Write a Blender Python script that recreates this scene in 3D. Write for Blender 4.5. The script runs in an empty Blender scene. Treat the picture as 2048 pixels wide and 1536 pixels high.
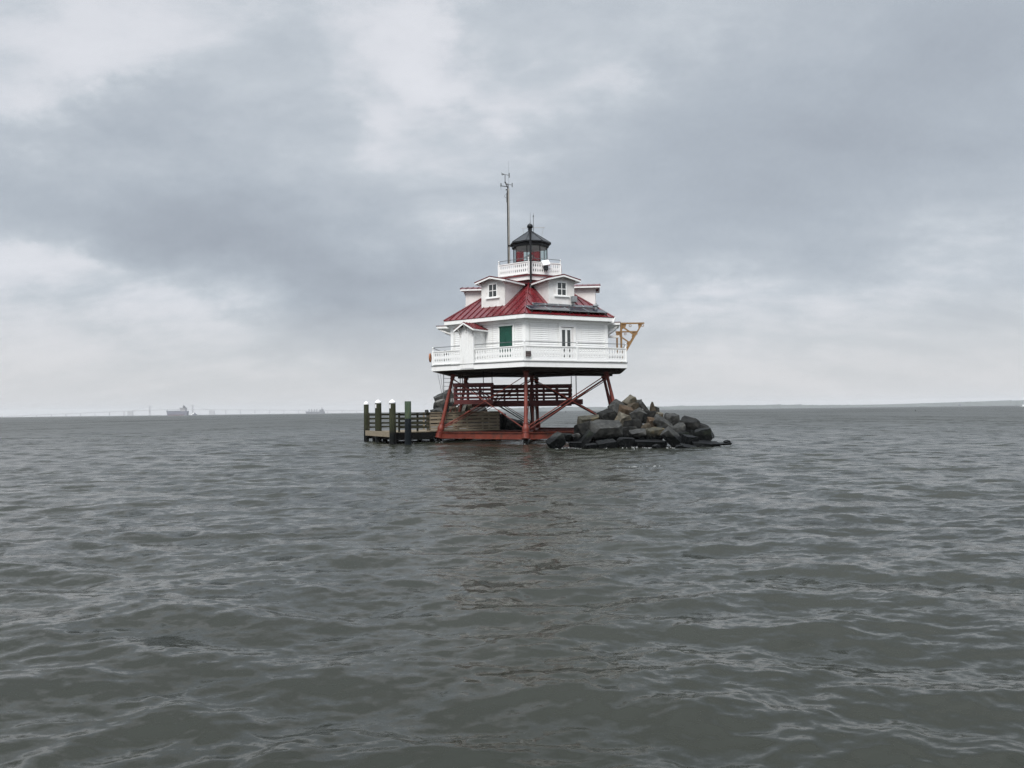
import bpy, bmesh, math, random
import numpy as np
from mathutils import Vector, Matrix, Euler

random.seed(7)
rng = np.random.default_rng(11)
scn = bpy.context.scene
col = scn.collection
R = math.radians

# ------------------------------------------------------------------ camera
F_PX = 1539.0
cam_d = bpy.data.cameras.new('camera')
cam_d.sensor_width = 36.0
cam_d.lens = 36.0 * F_PX / 2048.0
cam_d.clip_start = 0.1
cam_d.clip_end = 90000.0
cam = bpy.data.objects.new('camera', cam_d)
col.objects.link(cam)
PITCH, ROLL = math.atan(54 / F_PX), math.atan(0.0117)
cam.matrix_world = (Matrix.Translation((0, 0, 2.014)) @ Matrix.Rotation(R(90) + PITCH, 4, 'X')
                    @ Matrix.Rotation(-ROLL, 4, 'Z'))
scn.camera = cam

# ------------------------------------------------------------------ view, render
scn.view_settings.view_transform = 'Standard'
scn.view_settings.look = 'None'
scn.view_settings.gamma = 1.0
scn.view_settings.use_curve_mapping = False
scn.view_settings.exposure = 1.05
scn.cycles.max_bounces = 6
scn.cycles.diffuse_bounces = 3
scn.cycles.glossy_bounces = 3
scn.cycles.transmission_bounces = 6
scn.cycles.transparent_max_bounces = 8
scn.cycles.volume_bounces = 1
scn.cycles.sample_clamp_indirect = 4.0
scn.cycles.use_denoising = True
scn.cycles.denoiser = 'OPENIMAGEDENOISE'
scn.cycles.denoising_input_passes = 'RGB_ALBEDO_NORMAL'
scn.cycles.denoising_prefilter = 'FAST'

# ------------------------------------------------------------------ world: overcast sky with cloud banks
SUN_EL, SUN_ROT = R(50), R(197)
world = bpy.data.worlds.new('World')
scn.world = world
world.use_nodes = True
wt = world.node_tree
wt.nodes.clear()


def wn(kind, **kw):
    n = wt.nodes.new(kind)
    for k, v in kw.items():
        setattr(n, k, v)
    return n


def wl(a, b):
    wt.links.new(a, b)


def wmath(op, a, b=None, c=None, clamp=False):
    n = wn('ShaderNodeMath', operation=op, use_clamp=clamp)
    for i, v in enumerate((a, b, c)):
        if v is None:
            continue
        if hasattr(v, 'is_output'):
            wl(v, n.inputs[i])
        else:
            n.inputs[i].default_value = v
    return n.outputs[0]


SKY_STRENGTH = 0.1
w_out = wn('ShaderNodeOutputWorld')
w_bg = wn('ShaderNodeBackground')
w_bg.inputs['Strength'].default_value = SKY_STRENGTH
wl(w_bg.outputs[0], w_out.inputs['Surface'])
w_sky = wn('ShaderNodeTexSky', sky_type='NISHITA', sun_disc=False, sun_elevation=SUN_EL, sun_rotation=SUN_ROT)
w_sky.air_density = 1.0
w_sky.dust_density = 3.0
w_tc = wn('ShaderNodeTexCoord')
dirv = w_tc.outputs['Generated']
sep = wn('ShaderNodeSeparateXYZ')
wl(dirv, sep.inputs[0])
# cloud deck coordinates: the view direction met with a flat layer overhead
den = wmath('ADD', wmath('MAXIMUM', sep.outputs['Z'], 0.0), 0.34)
cx, cy = wmath('DIVIDE', sep.outputs['X'], den), wmath('DIVIDE', sep.outputs['Y'], den)
comb = wn('ShaderNodeCombineXYZ')
wl(cx, comb.inputs[0]); wl(cy, comb.inputs[1])


def wnoise(scale, detail, rough, dist, vec, offs=(0, 0, 0), stretch=(1, 1, 1)):
    mp = wn('ShaderNodeMapping')
    mp.inputs['Location'].default_value = offs
    mp.inputs['Scale'].default_value = stretch
    wl(vec, mp.inputs['Vector'])
    n = wn('ShaderNodeTexNoise')
    n.inputs['Scale'].default_value = scale
    n.inputs['Detail'].default_value = detail
    n.inputs['Roughness'].default_value = rough
    n.inputs['Distortion'].default_value = dist
    wl(mp.outputs[0], n.inputs['Vector'])
    return n


n_big = wnoise(0.75, 10, 0.56, 0.25, comb.outputs[0], (17.56, 6.98, 3.95), (0.8, 1.15, 1))
n_fine = wnoise(3.6, 8, 0.62, 0.2, comb.outputs[0], (19.03, 6.24, 3.84), (0.75, 1.3, 1))
n_warp = wnoise(3.4, 9, 0.62, 0.0, dirv, (6.69, 3.28, 1.74), (1, 1, 1.6))
# warped direction, so the banks below get ragged edges
wv = wn('ShaderNodeVectorMath', operation='SUBTRACT')
wl(n_warp.outputs['Color'], wv.inputs[0]); wv.inputs[1].default_value = (0.5, 0.5, 0.5)
ws = wn('ShaderNodeVectorMath', operation='SCALE')
wl(wv.outputs[0], ws.inputs[0]); ws.inputs['Scale'].default_value = 0.36
wa = wn('ShaderNodeVectorMath', operation='ADD')
wl(dirv, wa.inputs[0]); wl(ws.outputs[0], wa.inputs[1])
wdir = wa.outputs[0]

# cloud banks of this sky: (azimuth deg right of north, elevation deg, half-width az, half-width el, tilt deg, brightness)
BANKS = [
    (-21, 13.2, 11.5, 4.2, -14, -0.27),
    (-11, 9.2, 9, 2.8, -14, -0.20),
    (-17, 23.5, 10, 3.6, -20, -0.09),
    (-31, 15.0, 8, 3.0, -6, -0.06),
    (19, 18.5, 13, 4.8, 14, -0.19),
    (28, 20.5, 8, 4.0, 10, -0.10),
    (17, 12.0, 13, 3.2, 8, -0.13),
    (31, 27.0, 5, 4.0, 0, -0.10),
    (-3.5, 24.3, 4.2, 2.2, -30, 0.16),
    (-9, 21.0, 2.6, 1.8, -30, 0.10),
    (-31, 8.2, 8, 2.0, -14, 0.11),
    (-24, 27.5, 12, 2.5, 0, 0.03),
    (-30, 22.0, 5, 2.5, 30, 0.08),
    (30, 9.0, 9, 2.5, 12, 0.05),
    (-22, 2.5, 17, 3.0, 0, 0.03),
    (21, 2.6, 9, 0.7, 0, 0.05),
    (12, 24, 5, 3, 30, 0.05),
]
total = None
for az, el, wa_, we_, tilt, amp in BANKS:
    a, e = R(az), R(el)
    c = Vector((math.sin(a) * math.cos(e), math.cos(a) * math.cos(e), math.sin(e)))
    right = Vector((math.cos(a), -math.sin(a), 0))
    up = right.cross(c)
    t = R(tilt)
    r2 = right * math.cos(t) + up * math.sin(t)
    u2 = up * math.cos(t) - right * math.sin(t)
    d1 = wn('ShaderNodeVectorMath', operation='DOT_PRODUCT'); wl(wdir, d1.inputs[0]); d1.inputs[1].default_value = r2 / math.sin(R(wa_))
    d2 = wn('ShaderNodeVectorMath', operation='DOT_PRODUCT'); wl(wdir, d2.inputs[0]); d2.inputs[1].default_value = u2 / math.sin(R(we_))
    off1 = wmath('SUBTRACT', d1.outputs['Value'], r2.dot(c) / math.sin(R(wa_)))
    off2 = wmath('SUBTRACT', d2.outputs['Value'], u2.dot(c) / math.sin(R(we_)))
    q = wmath('ADD', wmath('POWER', wmath('ABSOLUTE', off1), 2.0), wmath('POWER', wmath('ABSOLUTE', off2), 2.0))
    front = wmath('GREATER_THAN', sep.outputs['Y'], 0.0)
    g = wmath('MULTIPLY', wmath('MULTIPLY', wmath('EXPONENT', wmath('MULTIPLY', q, -0.7)), amp), front)
    total = g if total is None else wmath('ADD', total, g)

lum = wmath('ADD', wmath('MULTIPLY', wmath('SUBTRACT', n_big.outputs['Fac'], 0.5), 0.40),
            wmath('MULTIPLY', wmath('SUBTRACT', n_fine.outputs['Fac'], 0.5), 0.38))
# noise fades near the horizon, where the deck is seen edge on
hz = wn('ShaderNodeMapRange'); hz.inputs['From Min'].default_value = 0.0; hz.inputs['From Max'].default_value = 0.12
hz.inputs['To Min'].default_value = 0.55; hz.inputs['To Max'].default_value = 1.0
wl(sep.outputs['Z'], hz.inputs['Value'])
lum = wmath('MULTIPLY', lum, hz.outputs[0])
dev = wmath('ADD', lum, total)
# clouds have edges: steepen the change where the tone crosses the middle
st = wn('ShaderNodeMapRange', interpolation_type='SMOOTHSTEP')
st.inputs['From Min'].default_value = -0.085; st.inputs['From Max'].default_value = 0.085
st.inputs['To Min'].default_value = -0.075; st.inputs['To Max'].default_value = 0.075
wl(dev, st.inputs['Value'])
lum = wmath('ADD', wmath('ADD', wmath('MULTIPLY', dev, 0.78), st.outputs[0]), 0.615)
# overcast skies brighten towards the zenith
zen = wn('ShaderNodeMapRange'); zen.inputs['From Min'].default_value = 0.58; zen.inputs['From Max'].default_value = 1.0
zen.inputs['To Min'].default_value = 1.0; zen.inputs['To Max'].default_value = 3.4
wl(sep.outputs['Z'], zen.inputs['Value'])
ramp = wn('ShaderNodeValToRGB')
cr = ramp.color_ramp
cr.elements[0].position = 0.20; cr.elements[0].color = (0.340, 0.378, 0.432, 1)
cr.elements[1].position = 1.0; cr.elements[1].color = (0.90, 0.91, 0.95, 1)
for p, c in ((0.40, (0.425, 0.472, 0.528, 1)), (0.60, (0.55, 0.595, 0.645, 1)), (0.75, (0.70, 0.72, 0.765, 1))):
    el = cr.elements.new(p); el.color = c
wl(lum, ramp.inputs['Fac'])
# warm pale band low over the water
hw = wn('ShaderNodeMapRange'); hw.inputs['From Min'].default_value = 0.0; hw.inputs['From Max'].default_value = 0.14
hw.inputs['To Min'].default_value = 0.75; hw.inputs['To Max'].default_value = 0.0
wl(sep.outputs['Z'], hw.inputs['Value'])
warm = wn('ShaderNodeMix', data_type='RGBA', blend_type='MIX')
wl(hw.outputs[0], warm.inputs['Factor']); wl(ramp.outputs['Color'], warm.inputs['A'])
warm.inputs['B'].default_value = (0.665, 0.655, 0.645, 1)
gain = wn('ShaderNodeVectorMath', operation='SCALE')
wl(warm.outputs['Result'], gain.inputs[0]); wl(wmath('MULTIPLY', zen.outputs[0], 0.485 / SKY_STRENGTH), gain.inputs['Scale'])
mixs = wn('ShaderNodeMix', data_type='RGBA', blend_type='MIX')
mixs.inputs['Factor'].default_value = 0.97
wl(w_sky.outputs[0], mixs.inputs['A']); wl(gain.outputs[0], mixs.inputs['B'])
wl(mixs.outputs['Result'], w_bg.inputs['Color'])

# ------------------------------------------------------------------ sun behind thick cloud
sun_d = bpy.data.lights.new('sun', 'SUN')
sun_d.energy = 1.5
sun_d.angle = R(25)
sun_d.color = (1.0, 0.97, 0.93)
sun = bpy.data.objects.new('sun', sun_d)
col.objects.link(sun)
# the sun stands behind the camera, a little to its left (sky rotation is measured from +Y clockwise)
sd = Vector((math.sin(SUN_ROT) * math.cos(SUN_EL), math.cos(SUN_ROT) * math.cos(SUN_EL), math.sin(SUN_EL)))
sun.rotation_euler = sd.to_track_quat('Z', 'Y').to_euler()
sun.location = sd * 200


# ================================================================== helpers
def tag(o, label=None, cat=None, group=None, kind=None):
    if label: o['label'] = label
    if cat: o['category'] = cat
    if group: o['group'] = group
    if kind: o['kind'] = kind
    return o


def empty(name, loc=(0, 0, 0), rz=0.0, parent=None):
    o = bpy.data.objects.new(name, None)
    o.empty_display_size = 0.3
    o.location = loc
    o.rotation_euler = (0, 0, rz)
    if parent: o.parent = parent
    col.objects.link(o)
    return o


class MB:
    """collects shapes, then links them as ONE mesh object"""

    def __init__(self):
        self.v, self.f = [], []

    def add(self, vs, fs):
        n = len(self.v)
        self.v += [tuple(p) for p in vs]
        self.f += [tuple(i + n for i in f) for f in fs]
        return self

    def hexa(self, p):
        return self.add(p, [(0, 3, 2, 1), (4, 5, 6, 7), (0, 1, 5, 4), (1, 2, 6, 5), (2, 3, 7, 6), (3, 0, 4, 7)])

    def box(self, x0, x1, y0, y1, z0, z1):
        return self.hexa([(x0, y0, z0), (x1, y0, z0), (x1, y1, z0), (x0, y1, z0),
                          (x0, y0, z1), (x1, y0, z1), (x1, y1, z1), (x0, y1, z1)])

    def bar(self, p, q, w, h, up=(0, 0, 1)):
        p, q = Vector(p), Vector(q)
        d = (q - p).normalized()
        u = Vector(up)
        if abs(d.dot(u)) > 0.98: u = Vector((0, 1, 0))
        s = d.cross(u).normalized() * (w / 2)
        t = s.cross(d).normalized() * (h / 2)
        return self.hexa([p - s - t, p + s - t, q + s - t, q - s - t, p - s + t, p + s + t, q + s + t, q - s + t])

    def tube(self, p, q, r0, r1=None, n=10, caps=True):
        p, q = Vector(p), Vector(q)
        r1 = r0 if r1 is None else r1
        d = (q - p).normalized()
        u = Vector((0, 0, 1)) if abs(d.z) < 0.95 else Vector((1, 0, 0))
        a = d.cross(u).normalized(); b = d.cross(a)
        vs = []
        for c, r in ((p, r0), (q, r1)):
            for i in range(n):
                t = 2 * math.pi * i / n
                vs.append(c + (a * math.cos(t) + b * math.sin(t)) * r)
        fs = [(i, (i + 1) % n, n + (i + 1) % n, n + i) for i in range(n)]
        if caps: fs += [tuple(range(n))[::-1], tuple(range(n, 2 * n))]
        return self.add(vs, fs)

    def lathe(self, base, axis, prof, n=14):
        """prof: (distance along axis, radius)"""
        base, d = Vector(base), Vector(axis).normalized()
        u = Vector((0, 0, 1)) if abs(d.z) < 0.95 else Vector((1, 0, 0))
        a = d.cross(u).normalized(); b = d.cross(a)
        vs = []
        for (h, r) in prof:
            for i in range(n):
                t = 2 * math.pi * i / n
                vs.append(base + d * h + (a * math.cos(t) + b * math.sin(t)) * max(r, 1e-4))
        m = len(prof)
        fs = [(k * n + i, k * n + (i + 1) % n, (k + 1) * n + (i + 1) % n, (k + 1) * n + i) for k in range(m - 1) for i in range(n)]
        fs += [tuple(range(n))[::-1], tuple(range((m - 1) * n, m * n))]
        return self.add(vs, fs)

    def prism(self, poly, z0, z1, scale1=1.0):
        n = len(poly)
        vs = [(x, y, z0) for x, y in poly] + [(x * scale1, y * scale1, z1) for x, y in poly]
        fs = [(i, (i + 1) % n, n + (i + 1) % n, n + i) for i in range(n)] + [tuple(range(n))[::-1], tuple(range(n, 2 * n))]
        return self.add(vs, fs)

    def extrude_xz(self, poly, y0, y1):
        n = len(poly)
        vs = [(x, y0, z) for x, z in poly] + [(x, y1, z) for x, z in poly]
        fs = [(i, (i + 1) % n, n + (i + 1) % n, n + i) for i in range(n)] + [tuple(range(n))[::-1], tuple(range(n, 2 * n))]
        return self.add(vs, fs)

    def mesh(self, name, mat, smooth=None):
        me = bpy.data.meshes.new(name)
        me.from_pydata([tuple(p) for p in self.v], [], self.f)
        bm = bmesh.new(); bm.from_mesh(me)
        bmesh.ops.recalc_face_normals(bm, faces=bm.faces)
        bm.to_mesh(me); bm.free()
        me.materials.append(mat)
        if smooth:
            me.polygons.foreach_set('use_smooth', [True] * len(me.polygons))
            me.set_sharp_from_angle(angle=R(smooth))
        me.update()
        return me

    def build(self, name, mat, parent=None, loc=(0, 0, 0), rz=0.0, smooth=None):
        return link(name, self.mesh(name, mat, smooth), parent, loc, rz)


def link(name, me, parent=None, loc=(0, 0, 0), rz=0.0):
    o = bpy.data.objects.new(name, me)
    o.location = loc
    o.rotation_euler = (0, 0, rz)
    if parent: o.parent = parent
    col.objects.link(o)
    return o


# ------------------------------------------------------------------ materials
def mat(name, c1, c2=None, rough=0.6, scale=4.0, detail=5, stretch=(1, 1, 1), metal=0.0, bump=0.0, bscale=None,
        spec=0.5, contrast=(0.35, 0.65), coord='Object', wet=None, stain=None, coat=0.0):
    m = bpy.data.materials.new(name)
    m.use_nodes = True
    nt = m.node_tree
    b = nt.nodes['Principled BSDF']
    b.inputs['Roughness'].default_value = rough
    b.inputs['Metallic'].default_value = metal
    b.inputs['Specular IOR Level'].default_value = spec
    b.inputs['Coat Weight'].default_value = coat
    c2 = c2 or c1
    tc = nt.nodes.new('ShaderNodeTexCoord')
    geo = nt.nodes.new('ShaderNodeNewGeometry')
    src = geo.outputs['Position'] if coord == 'World' else tc.outputs['Object']
    mp = nt.nodes.new('ShaderNodeMapping')
    mp.inputs['Scale'].default_value = stretch
    nt.links.new(src, mp.inputs['Vector'])
    n = nt.nodes.new('ShaderNodeTexNoise')
    n.inputs['Scale'].default_value = scale
    n.inputs['Detail'].default_value = detail
    n.inputs['Roughness'].default_value = 0.6
    nt.links.new(mp.outputs[0], n.inputs['Vector'])
    r = nt.nodes.new('ShaderNodeValToRGB')
    r.color_ramp.elements[0].position, r.color_ramp.elements[1].position = contrast
    r.color_ramp.elements[0].color = (*c1, 1); r.color_ramp.elements[1].color = (*c2, 1)
    nt.links.new(n.outputs['Fac'], r.inputs['Fac'])
    out = r.outputs['Color']
    if stain:  # (colour, scale, threshold lo, hi, amount): patches of dirt, rust or lichen
        sc_, ss, lo, hi, am = stain
        n2 = nt.nodes.new('ShaderNodeTexNoise')
        n2.inputs['Scale'].default_value = ss; n2.inputs['Detail'].default_value = 6; n2.inputs['Roughness'].default_value = 0.65
        nt.links.new(mp.outputs[0], n2.inputs['Vector'])
        mr = nt.nodes.new('ShaderNodeMapRange')
        mr.inputs['From Min'].default_value = lo; mr.inputs['From Max'].default_value = hi; mr.inputs['To Max'].default_value = am
        nt.links.new(n2.outputs['Fac'], mr.inputs['Value'])
        mx = nt.nodes.new('ShaderNodeMix'); mx.data_type = 'RGBA'
        nt.links.new(mr.outputs[0], mx.inputs['Factor']); nt.links.new(out, mx.inputs['A']); mx.inputs['B'].default_value = (*sc_, 1)
        out = mx.outputs['Result']
    if wet:  # (height, softness, colour): weed and wetness up to the tide mark
        hgt, soft, wc = wet
        sp = nt.nodes.new('ShaderNodeSeparateXYZ'); nt.links.new(geo.outputs['Position'], sp.inputs[0])
        ad = nt.nodes.new('ShaderNodeMath'); ad.operation = 'MULTIPLY_ADD'
        nt.links.new(n.outputs['Fac'], ad.inputs[0]); ad.inputs[1].default_value = soft; nt.links.new(sp.outputs['Z'], ad.inputs[2])
        mr = nt.nodes.new('ShaderNodeMapRange')
        mr.inputs['From Min'].default_value = hgt + soft * .5 - soft * .25; mr.inputs['From Max'].default_value = hgt + soft * .5 + soft * .25
        mr.inputs['To Min'].default_value = 1; mr.inputs['To Max'].default_value = 0
        nt.links.new(ad.outputs[0], mr.inputs['Value'])
        mx = nt.nodes.new('ShaderNodeMix'); mx.data_type = 'RGBA'
        nt.links.new(mr.outputs[0], mx.inputs['Factor']); nt.links.new(out, mx.inputs['A']); mx.inputs['B'].default_value = (*wc, 1)
        out = mx.outputs['Result']
        mr2 = nt.nodes.new('ShaderNodeMapRange'); mr2.inputs['To Min'].default_value = rough; mr2.inputs['To Max'].default_value = 0.42
        nt.links.new(mr.outputs[0], mr2.inputs['Value']); nt.links.new(mr2.outputs[0], b.inputs['Roughness'])
    nt.links.new(out, b.inputs['Base Color'])
    if bump:
        nb = nt.nodes.new('ShaderNodeTexNoise')
        nb.inputs['Scale'].default_value = bscale or scale * 3; nb.inputs['Detail'].default_value = 6
        nt.links.new(mp.outputs[0], nb.inputs['Vector'])
        bp = nt.nodes.new('ShaderNodeBump'); bp.inputs['Strength'].default_value = bump; bp.inputs['Distance'].default_value = 0.03 if bump < 0.9 else 0.08
        nt.links.new(nb.outputs['Fac'], bp.inputs['Height']); nt.links.new(bp.outputs[0], b.inputs['Normal'])
    return m


M = {
    'white': mat('white_paint', (0.83, 0.84, 0.83), (0.87, 0.88, 0.875), 0.5, 1.3, stain=((0.58, 0.56, 0.51), 1.6, 0.52, 0.74, 0.5), stretch=(2.2, 2.2, 0.7)),
    'white_worn': mat('worn_white_paint', (0.66, 0.64, 0.62), (0.80, 0.80, 0.79), 0.6, 0.9, 7, contrast=(0.3, 0.6),
                      stain=((0.52, 0.45, 0.42), 1.6, 0.52, 0.75, 0.55)),
    'grey_trim': mat('grey_trim', (0.16, 0.17, 0.17), (0.2, 0.2, 0.2), 0.5),
    'roof': mat('red_roof_metal', (0.105, 0.009, 0.014), (0.15, 0.015, 0.020), 0.24, 1.2, stain=((0.23, 0.05, 0.05), 0.9, 0.5, 0.75, 0.6)),
    'seam': mat('red_roof_seam', (0.085, 0.009, 0.012), (0.11, 0.012, 0.015), 0.4),
    'red_iron': mat('red_painted_iron', (0.115, 0.017, 0.011), (0.20, 0.036, 0.020), 0.55, 2.2, 7, contrast=(0.3, 0.7), bump=0.25,
                    stain=((0.085, 0.022, 0.014), 3.5, 0.55, 0.72, 0.8)),
    'red_beam': mat('red_painted_beam', (0.105, 0.018, 0.011), (0.20, 0.042, 0.022), 0.55, 1.4, 7, contrast=(0.3, 0.7), bump=0.3,
                    stain=((0.055, 0.022, 0.014), 2.2, 0.5, 0.66, 0.85), wet=(0.12, 0.3, (0.02, 0.016, 0.014))),
    'maroon': mat('maroon_painted_wood', (0.075, 0.010, 0.011), (0.11, 0.017, 0.016), 0.6, 2.0, stretch=(1, 1, 3)),
    'dark_iron': mat('dark_iron', (0.012, 0.011, 0.011), (0.02, 0.018, 0.017), 0.55, spec=0.3),
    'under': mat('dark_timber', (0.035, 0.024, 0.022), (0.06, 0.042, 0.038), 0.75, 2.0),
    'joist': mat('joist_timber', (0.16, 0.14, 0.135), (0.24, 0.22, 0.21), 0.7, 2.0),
    'black': mat('black_paint', (0.006, 0.007, 0.009), (0.011, 0.0125, 0.015), 0.45, spec=0.3),
    'black_roof': mat('black_roof_metal', (0.012, 0.0135, 0.016), (0.024, 0.0265, 0.031), 0.4, 2.0, spec=0.4),
    'green': mat('green_shutter_paint', (0.003, 0.048, 0.032), (0.004, 0.066, 0.044), 0.5, 2.0),
    'pane': mat('dark_window_glass', (0.03, 0.036, 0.038), (0.06, 0.068, 0.068), 0.08, 0.8),
    'mast': mat('galvanised_mast', (0.30, 0.29, 0.27), (0.40, 0.385, 0.36), 0.45, 1.5, metal=0.3),
    'grey_box': mat('grey_enclosure', (0.20, 0.22, 0.23), (0.27, 0.29, 0.30), 0.5),
    'ochre': mat('ochre_painted_steel', (0.20, 0.108, 0.038), (0.27, 0.155, 0.062), 0.55, 3.0, stain=((0.16, 0.08, 0.035), 5, 0.52, 0.7, 0.7)),
    'tan_wood': mat('weathered_tan_wood', (0.18, 0.148, 0.104), (0.32, 0.27, 0.195), 0.8, 3.0, 7, stretch=(0.6, 6, 6), bump=0.3,
                    contrast=(0.3, 0.7), stain=((0.07, 0.062, 0.042), 0.9, 0.5, 0.66, 0.6)),
    'green_wood': mat('mossy_dark_wood', (0.017, 0.019, 0.012), (0.045, 0.044, 0.027), 0.8, 3.0, 7, spec=0.25, stretch=(0.6, 6, 6), bump=0.3),
    'piling': mat('weathered_piling', (0.013, 0.016, 0.009), (0.046, 0.050, 0.028), 0.85, spec=0.2, scale=3.0, detail=8, stretch=(7, 7, 0.5), bump=0.5,
                  contrast=(0.3, 0.7), wet=(0.78, 0.5, (0.005, 0.006, 0.0065))),
    'piling_green': mat('green_treated_piling', (0.026, 0.044, 0.028), (0.07, 0.10, 0.066), 0.85, spec=0.2, scale=3.0, detail=8, stretch=(6, 6, 0.4), bump=0.5,
                        contrast=(0.3, 0.7), stain=((0.10, 0.085, 0.03), 1.6, 0.55, 0.7, 0.8), wet=(1.62, 0.12, (0.005, 0.008, 0.011))),
    'wet_wood': mat('black_wet_wood', (0.004, 0.0045, 0.005), (0.010, 0.010, 0.0095), 0.65, 3.0, spec=0.1, stretch=(5, 5, 0.6), bump=0.3),
    'cap': mat('white_plastic_cap', (0.80, 0.81, 0.82), (0.84, 0.84, 0.85), 0.4),
    'orange': mat('orange_ring', (0.30, 0.105, 0.04), (0.36, 0.13, 0.05), 0.5),
    'plaque': mat('dark_bronze_plaque', (0.045, 0.034, 0.034), (0.07, 0.05, 0.05), 0.45),
    'plaque_text': mat('dull_raised_lettering', (0.15, 0.125, 0.115), (0.18, 0.15, 0.14), 0.5),
    'ship_dark': mat('ship_hull_paint', (0.14, 0.145, 0.19), (0.16, 0.165, 0.21), 0.6, 0.05),
    'ship_red': mat('ship_boot_paint', (0.11, 0.05, 0.06), (0.14, 0.06, 0.07), 0.6, 0.05),
    'ship_white': mat('ship_white_paint', (0.36, 0.36, 0.38), (0.46, 0.46, 0.47), 0.6, 0.05),
    'ship_grey': mat('ship_grey_paint', (0.075, 0.08, 0.10), (0.10, 0.105, 0.125), 0.6, 0.05),
    'concrete': mat('bridge_concrete', (0.36, 0.36, 0.37), (0.42, 0.42, 0.42), 0.8, 0.02),
    'far_wood': mat('far_woodland', (0.022, 0.035, 0.028), (0.04, 0.055, 0.042), 0.9, 0.01),
    'boat_white': mat('boat_gelcoat', (0.78, 0.79, 0.80), (0.82, 0.83, 0.83), 0.3),
    'foam': mat('churned_foam', (0.16, 0.17, 0.17), (0.34, 0.35, 0.35), 0.7, 0.4),
}
ROCK = {
    'grey': ((0.032, 0.034, 0.034), (0.098, 0.10, 0.096), ((0.15, 0.145, 0.125), 2.2, 0.55, 0.75, 0.5)),
    'pale': ((0.13, 0.13, 0.12), (0.21, 0.205, 0.19), ((0.14, 0.13, 0.10), 2.0, 0.5, 0.7, 0.6)),
    'tan': ((0.075, 0.07, 0.056), (0.20, 0.185, 0.15), ((0.13, 0.095, 0.05), 2.4, 0.5, 0.7, 0.7)),
    'brown': ((0.042, 0.036, 0.028), (0.12, 0.10, 0.072), ((0.05, 0.045, 0.04), 2.6, 0.5, 0.7, 0.7)),
    'rust': ((0.06, 0.043, 0.03), (0.135, 0.096, 0.064), ((0.10, 0.095, 0.085), 1.8, 0.5, 0.68, 0.8)),
    'lichen': ((0.038, 0.038, 0.033), (0.115, 0.11, 0.085), ((0.17, 0.125, 0.055), 2.2, 0.52, 0.68, 0.7)),
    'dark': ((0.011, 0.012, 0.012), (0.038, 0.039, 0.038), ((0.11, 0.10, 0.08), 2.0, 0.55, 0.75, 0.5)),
    'wet': ((0.009, 0.011, 0.012), (0.026, 0.029, 0.029), ((0.03, 0.04, 0.02), 2.0, 0.5, 0.7, 0.6)),
    'wetgrey': ((0.032, 0.037, 0.037), (0.07, 0.075, 0.073), ((0.03, 0.035, 0.028), 2.0, 0.5, 0.7, 0.6)),
}
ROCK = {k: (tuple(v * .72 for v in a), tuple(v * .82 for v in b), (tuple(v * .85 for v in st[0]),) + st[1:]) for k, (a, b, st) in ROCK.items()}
for k, (a, b, st) in ROCK.items():
    M['rock_' + k] = mat('granite_' + k, a, b, 0.55 if k.startswith('wet') else 0.82, 3.2, 9, bump=1.0, bscale=6.0, spec=0.1, stain=st,
                         contrast=(0.3, 0.7), wet=(0.62, 0.45, (0.006, 0.007, 0.0075)))


def glass(name, tint, rough=0.0, alpha=None):
    m = bpy.data.materials.new(name); m.use_nodes = True
    nt = m.node_tree; nt.nodes.clear()
    out = nt.nodes.new('ShaderNodeOutputMaterial')
    tr = nt.nodes.new('ShaderNodeBsdfTransparent'); tr.inputs[0].default_value = (*tint, 1)
    gl = nt.nodes.new('ShaderNodeBsdfGlossy'); gl.inputs['Roughness'].default_value = 0.05
    lw = nt.nodes.new('ShaderNodeLayerWeight'); lw.inputs['Blend'].default_value = 0.5
    pw = nt.nodes.new('ShaderNodeMath'); pw.operation = 'POWER'; pw.inputs[1].default_value = 4.0
    nt.links.new(lw.outputs['Facing'], pw.inputs[0])
    fr = nt.nodes.new('ShaderNodeMath'); fr.operation = 'MULTIPLY_ADD'; fr.inputs[1].default_value = 0.5; fr.inputs[2].default_value = 0.04
    nt.links.new(pw.outputs[0], fr.inputs[0])
    mx = nt.nodes.new('ShaderNodeMixShader')
    nt.links.new(fr.outputs[0], mx.inputs[0]); nt.links.new(tr.outputs[0], mx.inputs[1]); nt.links.new(gl.outputs[0], mx.inputs[2])
    nt.links.new(mx.outputs[0], out.inputs['Surface'])
    return m


M['glass'] = glass('lantern_glass', (0.90, 0.93, 0.92))
def red_glass():
    m = bpy.data.materials.new('red_sector_glass'); m.use_nodes = True
    nt = m.node_tree; nt.nodes.clear()
    out = nt.nodes.new('ShaderNodeOutputMaterial')
    a = nt.nodes.new('ShaderNodeBsdfTransparent'); a.inputs[0].default_value = (0.80, 0.10, 0.13, 1)
    b = nt.nodes.new('ShaderNodeBsdfDiffuse'); b.inputs[0].default_value = (0.75, 0.06, 0.09, 1)
    mx = nt.nodes.new('ShaderNodeMixShader'); mx.inputs[0].default_value = 0.3
    nt.links.new(a.outputs[0], mx.inputs[1]); nt.links.new(b.outputs[0], mx.inputs[2]); nt.links.new(mx.outputs[0], out.inputs['Surface'])
    return m


M['red_glass'] = red_glass()
M['lens'] = mat('lens_glass', (0.62, 0.46, 0.42), (0.7, 0.55, 0.5), 0.15)


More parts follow.
